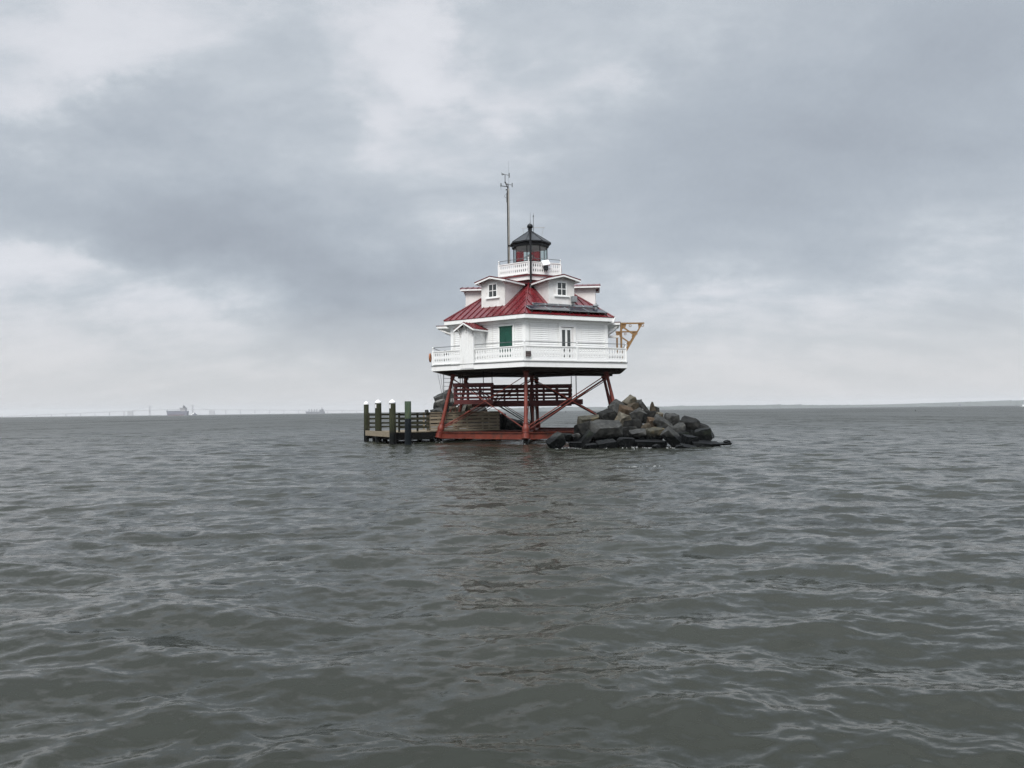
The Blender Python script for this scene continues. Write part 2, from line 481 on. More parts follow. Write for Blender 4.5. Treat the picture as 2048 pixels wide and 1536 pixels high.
def solar_mat():
    m = bpy.data.materials.new('solar_cells'); m.use_nodes = True
    nt = m.node_tree; b = nt.nodes['Principled BSDF']
    tc = nt.nodes.new('ShaderNodeTexCoord')
    br = nt.nodes.new('ShaderNodeTexBrick')
    br.offset = 0.0
    br.inputs['Scale'].default_value = 1.0
    br.inputs['Brick Width'].default_value = 0.16; br.inputs['Row Height'].default_value = 0.16
    br.inputs['Mortar Size'].default_value = 0.004
    br.inputs['Color1'].default_value = (0.012, 0.016, 0.028, 1); br.inputs['Color2'].default_value = (0.016, 0.02, 0.034, 1)
    br.inputs['Mortar'].default_value = (0.12, 0.12, 0.13, 1)
    nt.links.new(tc.outputs['Object'], br.inputs['Vector'])
    nt.links.new(br.outputs['Color'], b.inputs['Base Color'])
    b.inputs['Roughness'].default_value = 0.12
    b.inputs['Specular IOR Level'].default_value = 0.9
    return m


M['solar'] = solar_mat()



# ================================================================== water
def water_material():
    m = bpy.data.materials.new('bay_water'); m.use_nodes = True
    nt = m.node_tree; b = nt.nodes['Principled BSDF']
    b.inputs['IOR'].default_value = 1.333
    geo = nt.nodes.new('ShaderNodeNewGeometry')
    at = nt.nodes.new('ShaderNodeAttribute'); at.attribute_name = 'unresolved'
    # murky green-brown body colour, drifting a little from place to place
    n0 = nt.nodes.new('ShaderNodeTexNoise'); n0.inputs['Scale'].default_value = 0.12; n0.inputs['Detail'].default_value = 4
    nt.links.new(geo.outputs['Position'], n0.inputs['Vector'])
    rp = nt.nodes.new('ShaderNodeValToRGB')
    rp.color_ramp.elements[0].position = 0.35; rp.color_ramp.elements[0].color = (0.018, 0.0202, 0.0142, 1)
    rp.color_ramp.elements[1].position = 0.65; rp.color_ramp.elements[1].color = (0.025, 0.0275, 0.0195, 1)
    nt.links.new(n0.outputs['Fac'], rp.inputs['Fac'])
    nt.links.new(rp.outputs['Color'], b.inputs['Base Color'])

    def noise(scale, detail, stretch, rot):
        mp = nt.nodes.new('ShaderNodeMapping'); mp.inputs['Scale'].default_value = stretch; mp.inputs['Rotation'].default_value = (0, 0, rot)
        nt.links.new(geo.outputs['Position'], mp.inputs['Vector'])
        n = nt.nodes.new('ShaderNodeTexNoise'); n.inputs['Scale'].default_value = scale; n.inputs['Detail'].default_value = detail
        n.inputs['Roughness'].default_value = 0.55; n.inputs['Distortion'].default_value = 0.3
        nt.links.new(mp.outputs[0], n.inputs['Vector'])
        return n

    # cat's-paws: gusts ruffle the surface in patches
    gust = noise(0.045, 3, (0.6, 1.0, 1.0), 0.2).outputs['Fac']
    gm = nt.nodes.new('ShaderNodeMapRange'); gm.inputs['From Min'].default_value = 0.35; gm.inputs['From Max'].default_value = 0.65
    gm.inputs['To Min'].default_value = 0.6; gm.inputs['To Max'].default_value = 1.2
    nt.links.new(gust, gm.inputs['Value'])

    def tilt(n, amp, factor):
        """slopes of ripples too small for the mesh, as a tilt of the normal"""
        su = nt.nodes.new('ShaderNodeVectorMath'); su.operation = 'SUBTRACT'; su.inputs[1].default_value = (0.5, 0.5, 0.5)
        nt.links.new(n.outputs['Color'], su.inputs[0])
        fl = nt.nodes.new('ShaderNodeVectorMath'); fl.operation = 'MULTIPLY'; fl.inputs[1].default_value = (amp * 0.8, amp, 0.0)
        nt.links.new(su.outputs[0], fl.inputs[0])
        sc_ = nt.nodes.new('ShaderNodeVectorMath'); sc_.operation = 'SCALE'
        nt.links.new(fl.outputs[0], sc_.inputs[0]); nt.links.new(factor, sc_.inputs['Scale'])
        return sc_.outputs[0]

    def vadd(a, b_):
        v = nt.nodes.new('ShaderNodeVectorMath'); v.operation = 'ADD'
        nt.links.new(a, v.inputs[0]); nt.links.new(b_, v.inputs[1])
        return v.outputs[0]

    nrm = vadd(geo.outputs['Normal'], tilt(noise(2.6, 3, (0.7, 1.2, 1), 0.25), 0.5, gm.outputs[0]))
    nrm = vadd(nrm, tilt(noise(9.0, 3, (0.75, 1.25, 1), -0.3), 0.5, gm.outputs[0]))
    nrm = vadd(nrm, tilt(noise(30.0, 2, (0.8, 1.2, 1), 0.5), 0.22, gm.outputs[0]))
    # far off, where the mesh is too coarse for the waves, their slopes are carried here
    nrm = vadd(nrm, tilt(noise(1.7, 4, (0.55, 1.2, 1), 0.15), 1.45, at.outputs['Fac']))
    far = nt.nodes.new('ShaderNodeMath'); far.operation = 'POWER'; far.inputs[1].default_value = 5.0
    nt.links.new(at.outputs['Fac'], far.inputs[0])
    nrm = vadd(nrm, tilt(noise(0.4, 4, (0.5, 1.2, 1), 0.15), 1.3, far.outputs[0]))
    # long streaks of rougher and smoother water
    nrm = vadd(nrm, tilt(noise(0.05, 4, (1.0, 0.16, 1), 0.1), 0.9, far.outputs[0]))
    nn = nt.nodes.new('ShaderNodeVectorMath'); nn.operation = 'NORMALIZE'
    nt.links.new(nrm, nn.inputs[0]); nt.links.new(nn.outputs[0], b.inputs['Normal'])
    rr = nt.nodes.new('ShaderNodeMapRange'); rr.inputs['To Min'].default_value = 0.13; rr.inputs['To Max'].default_value = 0.34
    p8 = nt.nodes.new('ShaderNodeMath'); p8.operation = 'POWER'; p8.inputs[1].default_value = 6.0
    nt.links.new(at.outputs['Fac'], p8.inputs[0]); nt.links.new(p8.outputs[0], rr.inputs['Value']); nt.links.new(rr.outputs[0], b.inputs['Roughness'])
    return m


def make_water():
    rr = [0.6]
    while rr[-1] < 3.5: rr.append(rr[-1] * 1.10)
    while rr[-1] < 13200: rr.append(rr[-1] * (1 + min(0.07, 0.0058 * max(1.0, (rr[-1] / 80) ** 1.1))))
    r = np.array(rr)
    fine = np.linspace(R(-44), R(44), 960)
    left = np.linspace(R(-180), R(-44), 46)[:-1]
    right = np.linspace(R(44), R(180), 46)[1:-1]
    th = np.concatenate([left, fine, right])
    nr, nt_ = len(r), len(th)
    X = r[:, None] * np.sin(th)[None, :]
    Y = r[:, None] * np.cos(th)[None, :]
    x0, y0 = X.ravel().copy(), Y.ravel().copy()
    rad = np.repeat(r, nt_)
    spacing = np.gradient(r)
    sp = np.repeat(spacing, nt_)
    ath = np.tile(np.abs(th), nr)
    side = np.clip((R(52) - ath) / R(8), 0, 1)
    near = rad < 430
    Z = np.zeros_like(x0); dX = np.zeros_like(x0); dY = np.zeros_like(x0)
    xs, ys, sps, sds = x0[near], y0[near], sp[near], side[near]
    zz = np.zeros_like(xs); ax = np.zeros_like(xs); ay = np.zeros_like(xs)
    N = 170
    lam = np.exp(rng.uniform(math.log(0.10), math.log(3.0), N))
    main = np.where(rng.random(N) < 0.55, R(-108), R(-66))
    ang = main + rng.normal(0, 1, N) * R(22) * (1 + 0.7 * (lam < 0.7))
    lam[:9] = np.linspace(3.2, 5.6, 9)
    ph = rng.uniform(0, 2 * math.pi, N)
    # patchy groups: every wave swells and fades over some metres
    gph = rng.uniform(0, 2 * math.pi, (N, 2)); gang = rng.uniform(0, 2 * math.pi, (N, 2))
    slope = 0.166 * math.sqrt(2.0 / N) * np.where(lam > 3.0, 0.6, np.where(lam > 1.6, 0.52, np.where(lam > 0.55, 0.95, 0.95)))
    for i in range(N):
        m_ = sps * 1.7 / lam[i] < 1.7
        x_, y_, s_ = xs[m_], ys[m_], sps[m_]
        k = 2 * math.pi / lam[i]
        kx, ky = k * math.cos(ang[i]), k * math.sin(ang[i])
        kk = k / 6.0
        env = 1.0 + 0.6 * np.sin(kk * (x_ * math.cos(gang[i, 0]) + y_ * math.sin(gang[i, 0])) + gph[i, 0]) \
            + 0.4 * np.sin(0.6 * kk * (x_ * math.cos(gang[i, 1]) + y_ * math.sin(gang[i, 1])) + gph[i, 1])
        w = np.exp(-(s_ * 1.7 / lam[i]) ** 2) * sds[m_]
        a = slope[i] / k * env * w
        p = kx * x_ + ky * y_ + ph[i]
        zz[m_] += a * np.cos(p)
        s = np.sin(p) * a * 0.6
        ax[m_] -= s * math.cos(ang[i]); ay[m_] -= s * math.sin(ang[i])
    Z[near] = zz; dX[near] = ax; dY[near] = ay
    kept = np.array([np.sum((slope * np.exp(-(q * 1.7 / lam) ** 2)) ** 2) for q in spacing]) / np.sum(slope ** 2)
    unres = np.sqrt(np.clip(1.0 - np.repeat(kept, nt_) * side, 0, 1))
    co = np.empty((len(x0) + 1, 3), dtype=np.float32)
    co[:-1, 0] = x0 + dX; co[:-1, 1] = y0 + dY; co[:-1, 2] = Z
    co[-1] = (0, 0, 0)
    idx = np.arange(nr * nt_).reshape(nr, nt_)
    nxt = np.roll(idx, -1, axis=1)
    a_ = idx[:-1].ravel(); b_ = nxt[:-1].ravel(); c_ = nxt[1:].ravel(); d_ = idx[1:].ravel()
    quads = np.stack([a_, d_, c_, b_], axis=1)
    tris = np.stack([idx[0], nxt[0], np.full(nt_, nr * nt_)], axis=1)
    nq, ntr = len(quads), len(tris)
    me = bpy.data.meshes.new('water')
    me.vertices.add(len(co)); me.vertices.foreach_set('co', co.ravel())
    loops = np.concatenate([quads.ravel(), tris.ravel()]).astype(np.int32)
    me.loops.add(len(loops)); me.loops.foreach_set('vertex_index', loops)
    starts = np.concatenate([np.arange(nq) * 4, nq * 4 + np.arange(ntr) * 3]).astype(np.int32)
    me.polygons.add(nq + ntr); me.polygons.foreach_set('loop_start', starts)
    me.update(calc_edges=True)
    me.polygons.foreach_set('use_smooth', np.ones(nq + ntr, dtype=bool))
    at = me.attributes.new('unresolved', 'FLOAT', 'POINT')
    at.data.foreach_set('value', np.concatenate([unres, [0]]).astype(np.float32))
    me.materials.append(water_material())
    me.validate()
    if me.polygons[0].normal.z < 0: me.flip_normals()
    o = bpy.data.objects.new('water', me); col.objects.link(o)
    tag(o, 'choppy grey green bay water under an overcast sky', kind='structure')
    return o


make_water()


# ------------------------------------------------------------------ far shore at the right: low wooded land
def far_shore():
    mb = MB()
    n = 420
    front, back = [], []
    for i in range(n + 1):
        t = i / n
        x = -700 + t * 9300
        y = 7300 + 500 * math.sin(t * 3.0) - 900 * t
        env = 1.35 * min(1, t * 6 + 0.25) * (20 + 14 * t + 6 * math.sin(t * 9 + 1) + 4 * math.sin(t * 23 + .4))
        h = env + random.uniform(-1.6, 1.6) + (random.random() < 0.05) * random.uniform(2, 7)
        front.append((x, y, -1.0, h)); back.append((x, y + 900, -1.0, h * 0.8))
    for i in range(n):
        a, b, c, d = front[i], front[i + 1], back[i + 1], back[i]
        y1 = 60
        mb.add([(a[0], a[1], -1), (b[0], b[1], -1), (b[0], b[1] + y1, b[3]), (a[0], a[1] + y1, a[3]), (c[0], c[1], c[3]), (d[0], d[1], d[3])],
               [(0, 1, 2, 3), (3, 2, 4, 5)])
    o = mb.build('far_shore', M['far_wood'])
    tag(o, 'low wooded far shore fading into haze at the right', kind='structure')


far_shore()

# ------------------------------------------------------------------ haze: one closed box of even air
hb = MB().box(-14600, 14600, -14600, 14600, -3.0, 124.0)
hm = bpy.data.materials.new('sea_haze'); hm.use_nodes = True
hnt = hm.node_tree; hnt.nodes.clear()
h_out = hnt.nodes.new('ShaderNodeOutputMaterial')
h_vol = hnt.nodes.new('ShaderNodeVolumePrincipled')
h_vol.inputs['Color'].default_value = (0.94, 0.965, 1.0, 1)
h_vol.inputs['Density'].default_value = 0.75e-4
h_vol.inputs['Anisotropy'].default_value = 0.0
hnt.links.new(h_vol.outputs[0], h_out.inputs['Volume'])
haze = hb.build('haze', hm)
tag(haze, kind='stuff')


# ================================================================== lighthouse
LX, LY, A0 = 1.40, 54.0, -5.0
C30 = math.cos(R(30)); T30 = math.tan(R(30))
house = empty('screw_pile_lighthouse', (LX, LY, 0))
tag(house, 'white hexagonal screw-pile lighthouse with red roof and black lantern on red iron legs', 'lighthouse')
FACES = {'FL': A0 - 30, 'FR': A0 + 30, 'L': A0 - 90, 'RR': A0 + 90, 'BL': A0 - 150, 'BR': A0 + 150}


def hexpts(rad, a0=A0, n=6):
    return [(rad * math.sin(R(a0 + 360 / n * k)), -rad * math.cos(R(a0 + 360 / n * k))) for k in range(n)]


def hv(k, rad, z):  # vertex k (0 nearest the camera, counting to the right)
    a = R(A0 + 60 * k)
    return Vector((rad * math.sin(a), -rad * math.cos(a), z))


def fa(face):
    return R(FACES[face])


def hexring(mb, r_out, r_in, z0, z1):
    o, i = hexpts(r_out), hexpts(r_in)
    for k in range(6):
        j = (k + 1) % 6
        mb.hexa([(*i[k], z0), (*i[j], z0), (*o[j], z0), (*o[k], z0), (*i[k], z1), (*i[j], z1), (*o[j], z1), (*o[k], z1)])
    return mb


# in face coordinates: x = along the wall (to the right seen from outside), y = -distance from the axis, z up
def fbox(mb, u0, u1, ap0, ap1, z0, z1):
    return mb.box(u0, u1, -ap1, -ap0, z0, z1)


# ---- gallery
R_G, AP_G = 7.40, 7.40 * C30
Z_D = 5.05
MB().prism(hexpts(7.34), 4.93, 5.035).build('gallery_deck', M['grey_trim'], house)
hexring(MB(), 7.46, 7.20, 5.036, 5.068).build('deck_shadow_strip', M['grey_trim'], house)  # dark strip round the deck, standing in for the shadow gap above the fascia
for f in FACES:
    fbox(MB(), -3.69, 3.69, AP_G - 0.06, AP_G, 4.70, 5.034).build('fascia', M['white'], house, rz=fa(f))
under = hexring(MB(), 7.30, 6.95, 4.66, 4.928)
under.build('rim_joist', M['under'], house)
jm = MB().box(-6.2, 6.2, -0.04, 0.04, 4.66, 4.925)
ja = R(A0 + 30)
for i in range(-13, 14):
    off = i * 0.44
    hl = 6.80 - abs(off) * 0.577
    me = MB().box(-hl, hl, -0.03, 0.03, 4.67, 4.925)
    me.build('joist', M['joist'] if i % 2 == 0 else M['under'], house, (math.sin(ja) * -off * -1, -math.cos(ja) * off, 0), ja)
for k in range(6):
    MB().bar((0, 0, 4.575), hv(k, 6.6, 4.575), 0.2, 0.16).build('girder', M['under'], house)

# ---- walls with clapboards
R_W, AP_W = 6.02, 6.02 * C30
wall = MB().prism(hexpts(5.96), 5.036, 7.90).build('wall', M['white'], house)
half = R_W / 2
# one board: the lower edge stands proud, with a lip below it
bd = MB()
hw_ = half - 0.14
bd.add([(-hw_, 0, 0), (hw_, 0, 0), (hw_, -0.046, 0), (-hw_, -0.046, 0), (-hw_, 0, 0.125), (hw_, 0, 0.125), (hw_, -0.008, 0.125), (-hw_, -0.008, 0.125)],
       [(0, 1, 2, 3), (3, 2, 6, 7), (7, 6, 5, 4), (0, 3, 7, 4), (1, 5, 6, 2)])
bd_me = bd.mesh('clapboard', M['white'])
ap_core = 5.96 * C30 + 0.002
for f in FACES:
    a = fa(f)
    for i in range(20):
        link('clapboard', bd_me, wall, (math.sin(a) * ap_core, -math.cos(a) * ap_core, 5.10 + i * 0.124), a)
for k in range(6):
    a = R(A0 + 60 * k)
    mb = MB()
    for s in (-1, 1):
        b = R(A0 + 60 * k + 30 * s)
        p = hv(k, 6.03, 0); d = Vector((math.cos(b), math.sin(b), 0)) * -s
        nrm = Vector((math.sin(b), -math.cos(b), 0))
        q = p - d * 0.24 * -1
        q = p + Vector((math.cos(b), math.sin(b), 0)) * (0.24 if s > 0 else -0.24)
        i1, i2 = p - nrm * 0.06, q - nrm * 0.06
        o1, o2 = p + nrm * 0.012, q + nrm * 0.012
        mb.hexa([(i1.x, i1.y, 5.04), (i2.x, i2.y, 5.04), (o2.x, o2.y, 5.04), (o1.x, o1.y, 5.04), (i1.x, i1.y, 7.62), (i2.x, i2.y, 7.62), (o2.x, o2.y, 7.62), (o1.x, o1.y, 7.62)])
    mb.build('corner_board', M['white'], house)
hexring(MB(), 6.075, 5.9, 7.60, 7.898).build('frieze', M['white'], house)

# ---- eaves and roof
Z_E, R_E, AP_E, SL = 8.08, 6.53, 6.53 * C30, 0.685
hexring(MB(), 6.46, 5.9, 7.90, 7.93).build('soffit', M['white'], house)
hexring(MB(), 6.50, 6.40, 7.79, 8.035).build('eave_fascia', M['white'], house)
roof = MB().prism(hexpts(6.44), 8.00, 8.03 + SL * (6.44 - 2.2) * C30, 2.2 / 6.44).build('roof', M['roof'], house)
NP = 13


def zroof(ap):
    return Z_E + (AP_E - ap) * SL


for f in FACES:
    W = R_E / 2
    for i in range(NP):
        u0, u1 = -W + i * 2 * W / NP, -W + (i + 1) * 2 * W / NP
        top = 1.95
        amin = lambda u: max(abs(u) / T30, top)
        us = sorted({u0, u1} | {u for u in (-top * T30, 0, top * T30) if u0 < u < u1})
        poly = [(u0 + .012, AP_E), (u1 - .012, AP_E)] + [(min(max(u, u0 + .012), u1 - .012), amin(u)) for u in reversed(us)]
        n = len(poly)
        vs = [(u, -ap, zroof(ap) - 0.035) for u, ap in poly] + [(u, -ap, zroof(ap)) for u, ap in poly]
        fs = [(j, (j + 1) % n, n + (j + 1) % n, n + j) for j in range(n)] + [tuple(range(n))[::-1], tuple(range(n, 2 * n))]
        MB().add(vs, fs).build('roof_panel', M['roof'], roof, rz=fa(f))
        if i > 0:
            a1 = max(abs(u0) / T30, top) + 0.02
            MB().bar((u0, -AP_E - 0.01, Z_E + 0.015), (u0, -a1, zroof(a1) + 0.015), 0.03, 0.06).build('seam', M['seam'], roof, rz=fa(f))
for k in range(6):
    MB().tube(hv(k, R_E, Z_E + 0.02), hv(k, 2.2, zroof(2.2 * C30) + 0.02), 0.05, n=6).build('hip_cap', M['roof'], roof)
# little gutter elbow at the right corner
g0 = hv(1, 6.55, 8.0)
MB().tube(g0 + Vector((0.05, 0, 0.06)), g0 + Vector((-0.10, 0.0, -0.28)), 0.045, n=8).tube(g0 + Vector((-0.10, 0, -0.26)), g0 + Vector((-0.5, 0.2, -0.36)), 0.04, n=8).build('downspout', M['white'], house)

# ---- dormers
AP_D, HW_D = 4.50, 0.95
for f in FACES:
    d = MB()
    zb = zroof(AP_D) - 0.12
    fbox(d, -HW_D, HW_D, 1.6, AP_D, zb, 10.52)
    d.extrude_xz([(-HW_D, 10.52), (HW_D, 10.52), (0, 10.775)], -AP_D, -1.6)
    dorm = d.build('dormer', M['white_worn'], house, rz=fa(f))
    # roof: two slopes with a little thickness
    rm = MB()
    for s in (-1, 1):
        rm.hexa([(0, -AP_D - 0.36, 10.80), (s * 1.27, -AP_D - 0.36, 10.50), (s * 1.27, -1.7, 10.50), (0, -1.7, 10.80),
                 (0, -AP_D - 0.36, 10.835), (s * 1.27, -AP_D - 0.36, 10.535), (s * 1.27, -1.7, 10.535), (0, -1.7, 10.835)])
    rm.build('dormer_roof', M['roof'], dorm)
    sm = MB()
    for s in (-1, 1):
        for q in range(7):
            yy = -AP_D - 0.34 + q * 0.40
            sm.bar((0, yy, 10.85), (s * 1.28, yy, 10.548), 0.03, 0.035)
    sm.build('dormer_seam', M['seam'], dorm)
    bg = MB()
    for s in (-1, 1):
        bg.hexa([(0, -AP_D - 0.35, 10.69), (s * 1.24, -AP_D - 0.35, 10.39), (s * 1.24, -AP_D - 0.30, 10.39), (0, -AP_D - 0.30, 10.69),
                 (0, -AP_D - 0.35, 10.797), (s * 1.24, -AP_D - 0.35, 10.497), (s * 1.24, -AP_D - 0.30, 10.497), (0, -AP_D - 0.30, 10.797)])
        bg.box(s * 1.24 - 0.02, s * 1.24 + 0.02, -AP_D - 0.30, -2.6, 10.39, 10.497)
    bg.build('bargeboard', M['white'], dorm)
    for bx in (-0.98, 0.0, 0.98):
        zt = 10.70 - abs(bx) * 0.24
        b = MB().bar((bx, -AP_D - 0.01, zt - 0.09), (bx, -AP_D - 0.30, zt - 0.02), 0.09, 0.10)
        b.build('eave_bracket', M['white_worn'], dorm)
    w = empty('window', (0, -AP_D, 0), parent=dorm)
    fr = MB()
    fr.box(-0.37, -0.30, -0.045, 0.0, 9.48, 10.40).box(0.30, 0.37, -0.045, 0.0, 9.48, 10.40)
    fr.box(-0.30, 0.30, -0.045, 0, 10.32, 10.40).box(-0.30, 0.30, -0.045, 0, 9.48, 9.53)
    fr.box(-0.022, 0.022, -0.035, 0, 9.53, 10.32).box(-0.30, -0.022, -0.035, 0, 9.90, 9.945).box(0.022, 0.30, -0.035, 0, 9.90, 9.945)
    fr.box(-0.40, 0.40, -0.06, 0.0, 10.40, 10.43)
    fr.build('window_frame', M['white'], dorm, (0, -AP_D, 0))
    bpy.data.objects.remove(w)
    for (xa, xb, za, zc) in ((-0.30, -0.022, 9.53, 9.90), (0.022, 0.30, 9.53, 9.90), (-0.30, -0.022, 9.945, 10.32), (0.022, 0.30, 9.945, 10.32)):
        MB().box(xa, xb, -0.012, 0.0, za, zc).build('pane', M['pane'], dorm, (0, -AP_D - 0.002, 0))
    MB().box(-0.55, 0.55, -0.10, 0.0, 9.40, 9.478).build('sill', M['white'], dorm, (0, -AP_D, 0))

# ---- drum, cornice and upper gallery
MB().prism(hexpts(2.15), 9.6, 10.86).build('drum', M['roof'], house)
hexring(MB(), 2.44, 2.30, 10.86, 11.14).build('cornice', M['white'], house)
hexring(MB(), 2.30, 2.0, 11.10, 11.138).build('cornice_soffit', M['white_worn'], house)
MB().prism(hexpts(2.54), 11.142, 11.215).build('upper_deck', M['roof'], house)
Z_U = 11.215


# ---- railings
def baluster_mesh(name, h, wmax, wmin, t=0.035):
    prof = [(0.0, 1.0), (0.10, 0.95), (0.17, 0.72), (0.27, 0.32), (0.37, 0.62), (0.46, 0.95), (0.54, 0.95), (0.62, 0.60), (0.74, 0.28), (0.86, 0.66), (0.92, 0.95), (1.0, 1.0)]
    pts = [((wmin + (wmax - wmin) * w_) / 2, z * h) for z, w_ in prof]
    poly = [(x, z) for x, z in pts] + [(-x, z) for x, z in reversed(pts)]
    n = len(poly)
    vs = [(x, -t / 2, z) for x, z in poly] + [(x, t / 2, z) for x, z in poly]
    m = len(pts)
    fs = [(i, (i + 1) % n, n + (i + 1) % n, n + i) for i in range(n)]
    for i in range(m - 1):
        fs.append((i, i + 1, n - 2 - i, n - 1 - i))
        fs.append((n + i, n + n - 1 - i, n + n - 2 - i, n + i + 1))
    return MB().add(vs, fs).mesh(name, M['white'])


def railing(face, ap, half_w, zb, zt, zpipe, me, pitch, gaps=(), single=True, mid=False):
    """one side of a gallery railing; gaps: stretches of the side left open"""
    a = fa(face)
    r = empty('gallery_railing', (0, 0, 0), a, house)
    spans = [(-half_w, half_w)]
    for g0_, g1_ in gaps:
        spans = [(-half_w, g0_), (g1_, half_w)]
    joined = MB()
    for (u0, u1) in spans:
        MB().box(u0, u1, -ap - 0.05, -ap + 0.05, zt - 0.035, zt + 0.02).build('top_rail', M['white'], r)
        MB().box(u0, u1, -ap - 0.04, -ap + 0.04, zb - 0.06, zb).build('bottom_rail', M['white'], r)
        MB().tube((u0, -ap, zpipe), (u1, -ap, zpipe), 0.022, n=6).build('pipe_rail', M['dark_pipe'], r)
        n = max(1, int(round((u1 - u0 - 0.1) / pitch)))
        st = (u1 - u0 - 0.1) / n
        for i in range(n):
            u = u0 + 0.05 + (i + 0.5) * st
            if single:
                link('baluster', me, r, (u, -ap, zb))
            else:
                k0 = len(joined.v)
                joined.v += [(v.co.x + u, v.co.y - ap, v.co.z + zb) for v in me.vertices]
                joined.f += [tuple(q + k0 for q in p.vertices) for p in me.polygons]
    if not single:
        o = joined.build('balusters', M['white'], r); o['kind'] = 'stuff'
    posts = [-half_w + 0.03] + ([0.03] if mid else [])
    for u in posts:
        p = MB().box(u - 0.06, u + 0.06, -ap - 0.055, -ap + 0.055, zb - 0.1, zt + 0.021)
        p.box(u - 0.025, u + 0.025, -ap - 0.025, -ap + 0.025, zt + 0.021, zpipe - 0.04)
        p.lathe((u, -ap, zpipe - 0.05), (0, 0, 1), [(0, 0.03), (0.03, 0.055), (0.07, 0.055), (0.10, 0.02)], 8)
        p.build('rail_post', M['white'], r)
    return r


M['dark_pipe'] = mat('grey_pipe', (0.09, 0.10, 0.105), (0.13, 0.14, 0.145), 0.4)
bal_low = baluster_mesh('baluster', 0.80, 0.192, 0.03)
bal_up = baluster_mesh('baluster', 0.74, 0.17, 0.035)
AP_R = AP_G - 0.07
HWR = AP_R * T30
for f in FACES:
    railing(f, AP_R, HWR, 5.165, 5.985, 6.255, bal_low, 0.196, gaps=((-1.28, -0.14),) if f == 'FL' else (),
            single=f in ('FL', 'FR', 'L', 'RR'), mid=f in ('FR', 'L', 'BR'))
AP_U = 2.50 * C30 - 0.03
for f in FACES:
    railing(f, AP_U, AP_U * T30, Z_U + 0.10, Z_U + 0.87, Z_U + 1.12, bal_up, 0.172)

# ---- privy on the gallery: a box of upright boards with its own little red roof
priv = empty('gallery_closet', (0, 0, 0), fa('FL'), house)
UC, UW = -0.715, 0.565
fbox(MB(), UC - UW + .03, UC + UW - .03, 5.19, AP_G + 0.015, 4.79, 7.42).build('closet_body', M['white'], priv)
bw = 2 * UW / 6
for i in range(6):
    u = UC - UW + i * bw
    fbox(MB(), u + 0.016, u + bw - 0.016, AP_G + 0.010, AP_G + 0.040 + 0.006 * (i % 2), 4.765, 7.36).build('board', M['white'], priv)
for s in (-1, 1):
    x = UC + s * UW
    nb = 6; b2 = (AP_G - 5.21) / nb
    for i in range(nb):
        y = -(5.21 + i * b2)
        MB().box(min(x, x - s * 0.035), max(x, x - s * 0.035), y - b2 + 0.006, y - 0.006, 4.80, 7.30).build('board', M['white'], priv)
MB().extrude_xz([(UC - UW, 7.30), (UC + UW, 7.30), (UC, 7.64)], -AP_G, -5.2).build('gable', M['white'], priv)
rm = MB(); sm = MB(); fm = MB()
EW, ZR, ZL, YF, YB = 0.80, 7.715, 7.27, -AP_G - 0.36, -5.15
for s in (-1, 1):
    rm.hexa([(UC, YF, ZR - .03), (UC + s * EW, YF, ZL - .03), (UC + s * EW, YB, ZL - .03), (UC, YB, ZR - .03),
             (UC, YF, ZR), (UC + s * EW, YF, ZL), (UC + s * EW, YB, ZL), (UC, YB, ZR)])
    fm.hexa([(UC, YF - .004, ZR - .14), (UC + s * EW, YF - .004, ZL - .14), (UC + s * EW, YF + .04, ZL - .14), (UC, YF + .04, ZR - .14),
             (UC, YF - .004, ZR - .033), (UC + s * EW, YF - .004, ZL - .033), (UC + s * EW, YF + .04, ZL - .033), (UC, YF + .04, ZR - .033)])
    x = UC + s * EW
    fm.box(x - 0.02, x + 0.02, YF + .045, YB, ZL - 0.13, ZL - 0.034)
rm.build('closet_roof', M['roof'], priv)
for s in (-1, 1):
    for i in range(6):
        y = YF + 0.06 + i * 0.30
        MB().bar((UC, y, ZR + 0.012), (UC + s * EW, y, ZL + 0.012), 0.03, 0.035).build('seam', M['seam'], priv)
fm.build('bargeboard', M['white'], priv)
for u in (UC - 0.50, UC, UC + 0.50):
    zt = 7.60 - abs(u - UC) * 0.5
    b = MB().bar((u, -AP_G - 0.04, zt - 0.42), (u, YF + 0.06, zt - 0.08), 0.07, 0.06)
    b.box(u - 0.035, u + 0.035, -AP_G - 0.10, -AP_G - 0.042, zt - 0.50, zt - 0.05)
    b.build('bracket', M['white_worn'], priv)

# ---- shutters, door, hoods
sh = empty('shuttered_window', (0, 0, 0), fa('FL'), house)
fm = MB()
fbox(fm, 0.90, 1.04, AP_W - 0.02, AP_W + 0.04, 5.45, 7.56)
fbox(fm, 2.03, 2.19, AP_W - 0.02, AP_W + 0.04, 5.45, 7.56)
fbox(fm, 1.04, 2.03, AP_W - 0.02, AP_W + 0.04, 7.42, 7.56)
fbox(fm, 0.86, 2.23, AP_W - 0.02, AP_W + 0.075, 5.37, 5.45)
fm.build('window_frame', M['white'], sh)
for (ua, ub) in ((1.045, 1.53), (1.54, 2.025)):
    s_ = MB()
    fbox(s_, ua, ub, AP_W - 0.01, AP_W + 0.055, 5.455, 7.36)
    o = s_.build('shutter', M['green'], sh)
    um = (ua + ub) / 2
fbox(MB(), 1.0, 2.07, AP_W, AP_W + 0.10, 7.36, 7.418).build('shutter_hood', M['green'], sh)
bt = MB()
for (ua, ub) in ((1.045, 1.53), (1.54, 2.025)):
    for zz_ in (5.62, 6.40, 7.12):
        fbox(bt, ua + 0.03, ub - 0.03, AP_W + 0.055, AP_W + 0.075, zz_, zz_ + 0.10)
bt.build('batten', M['green'], sh)

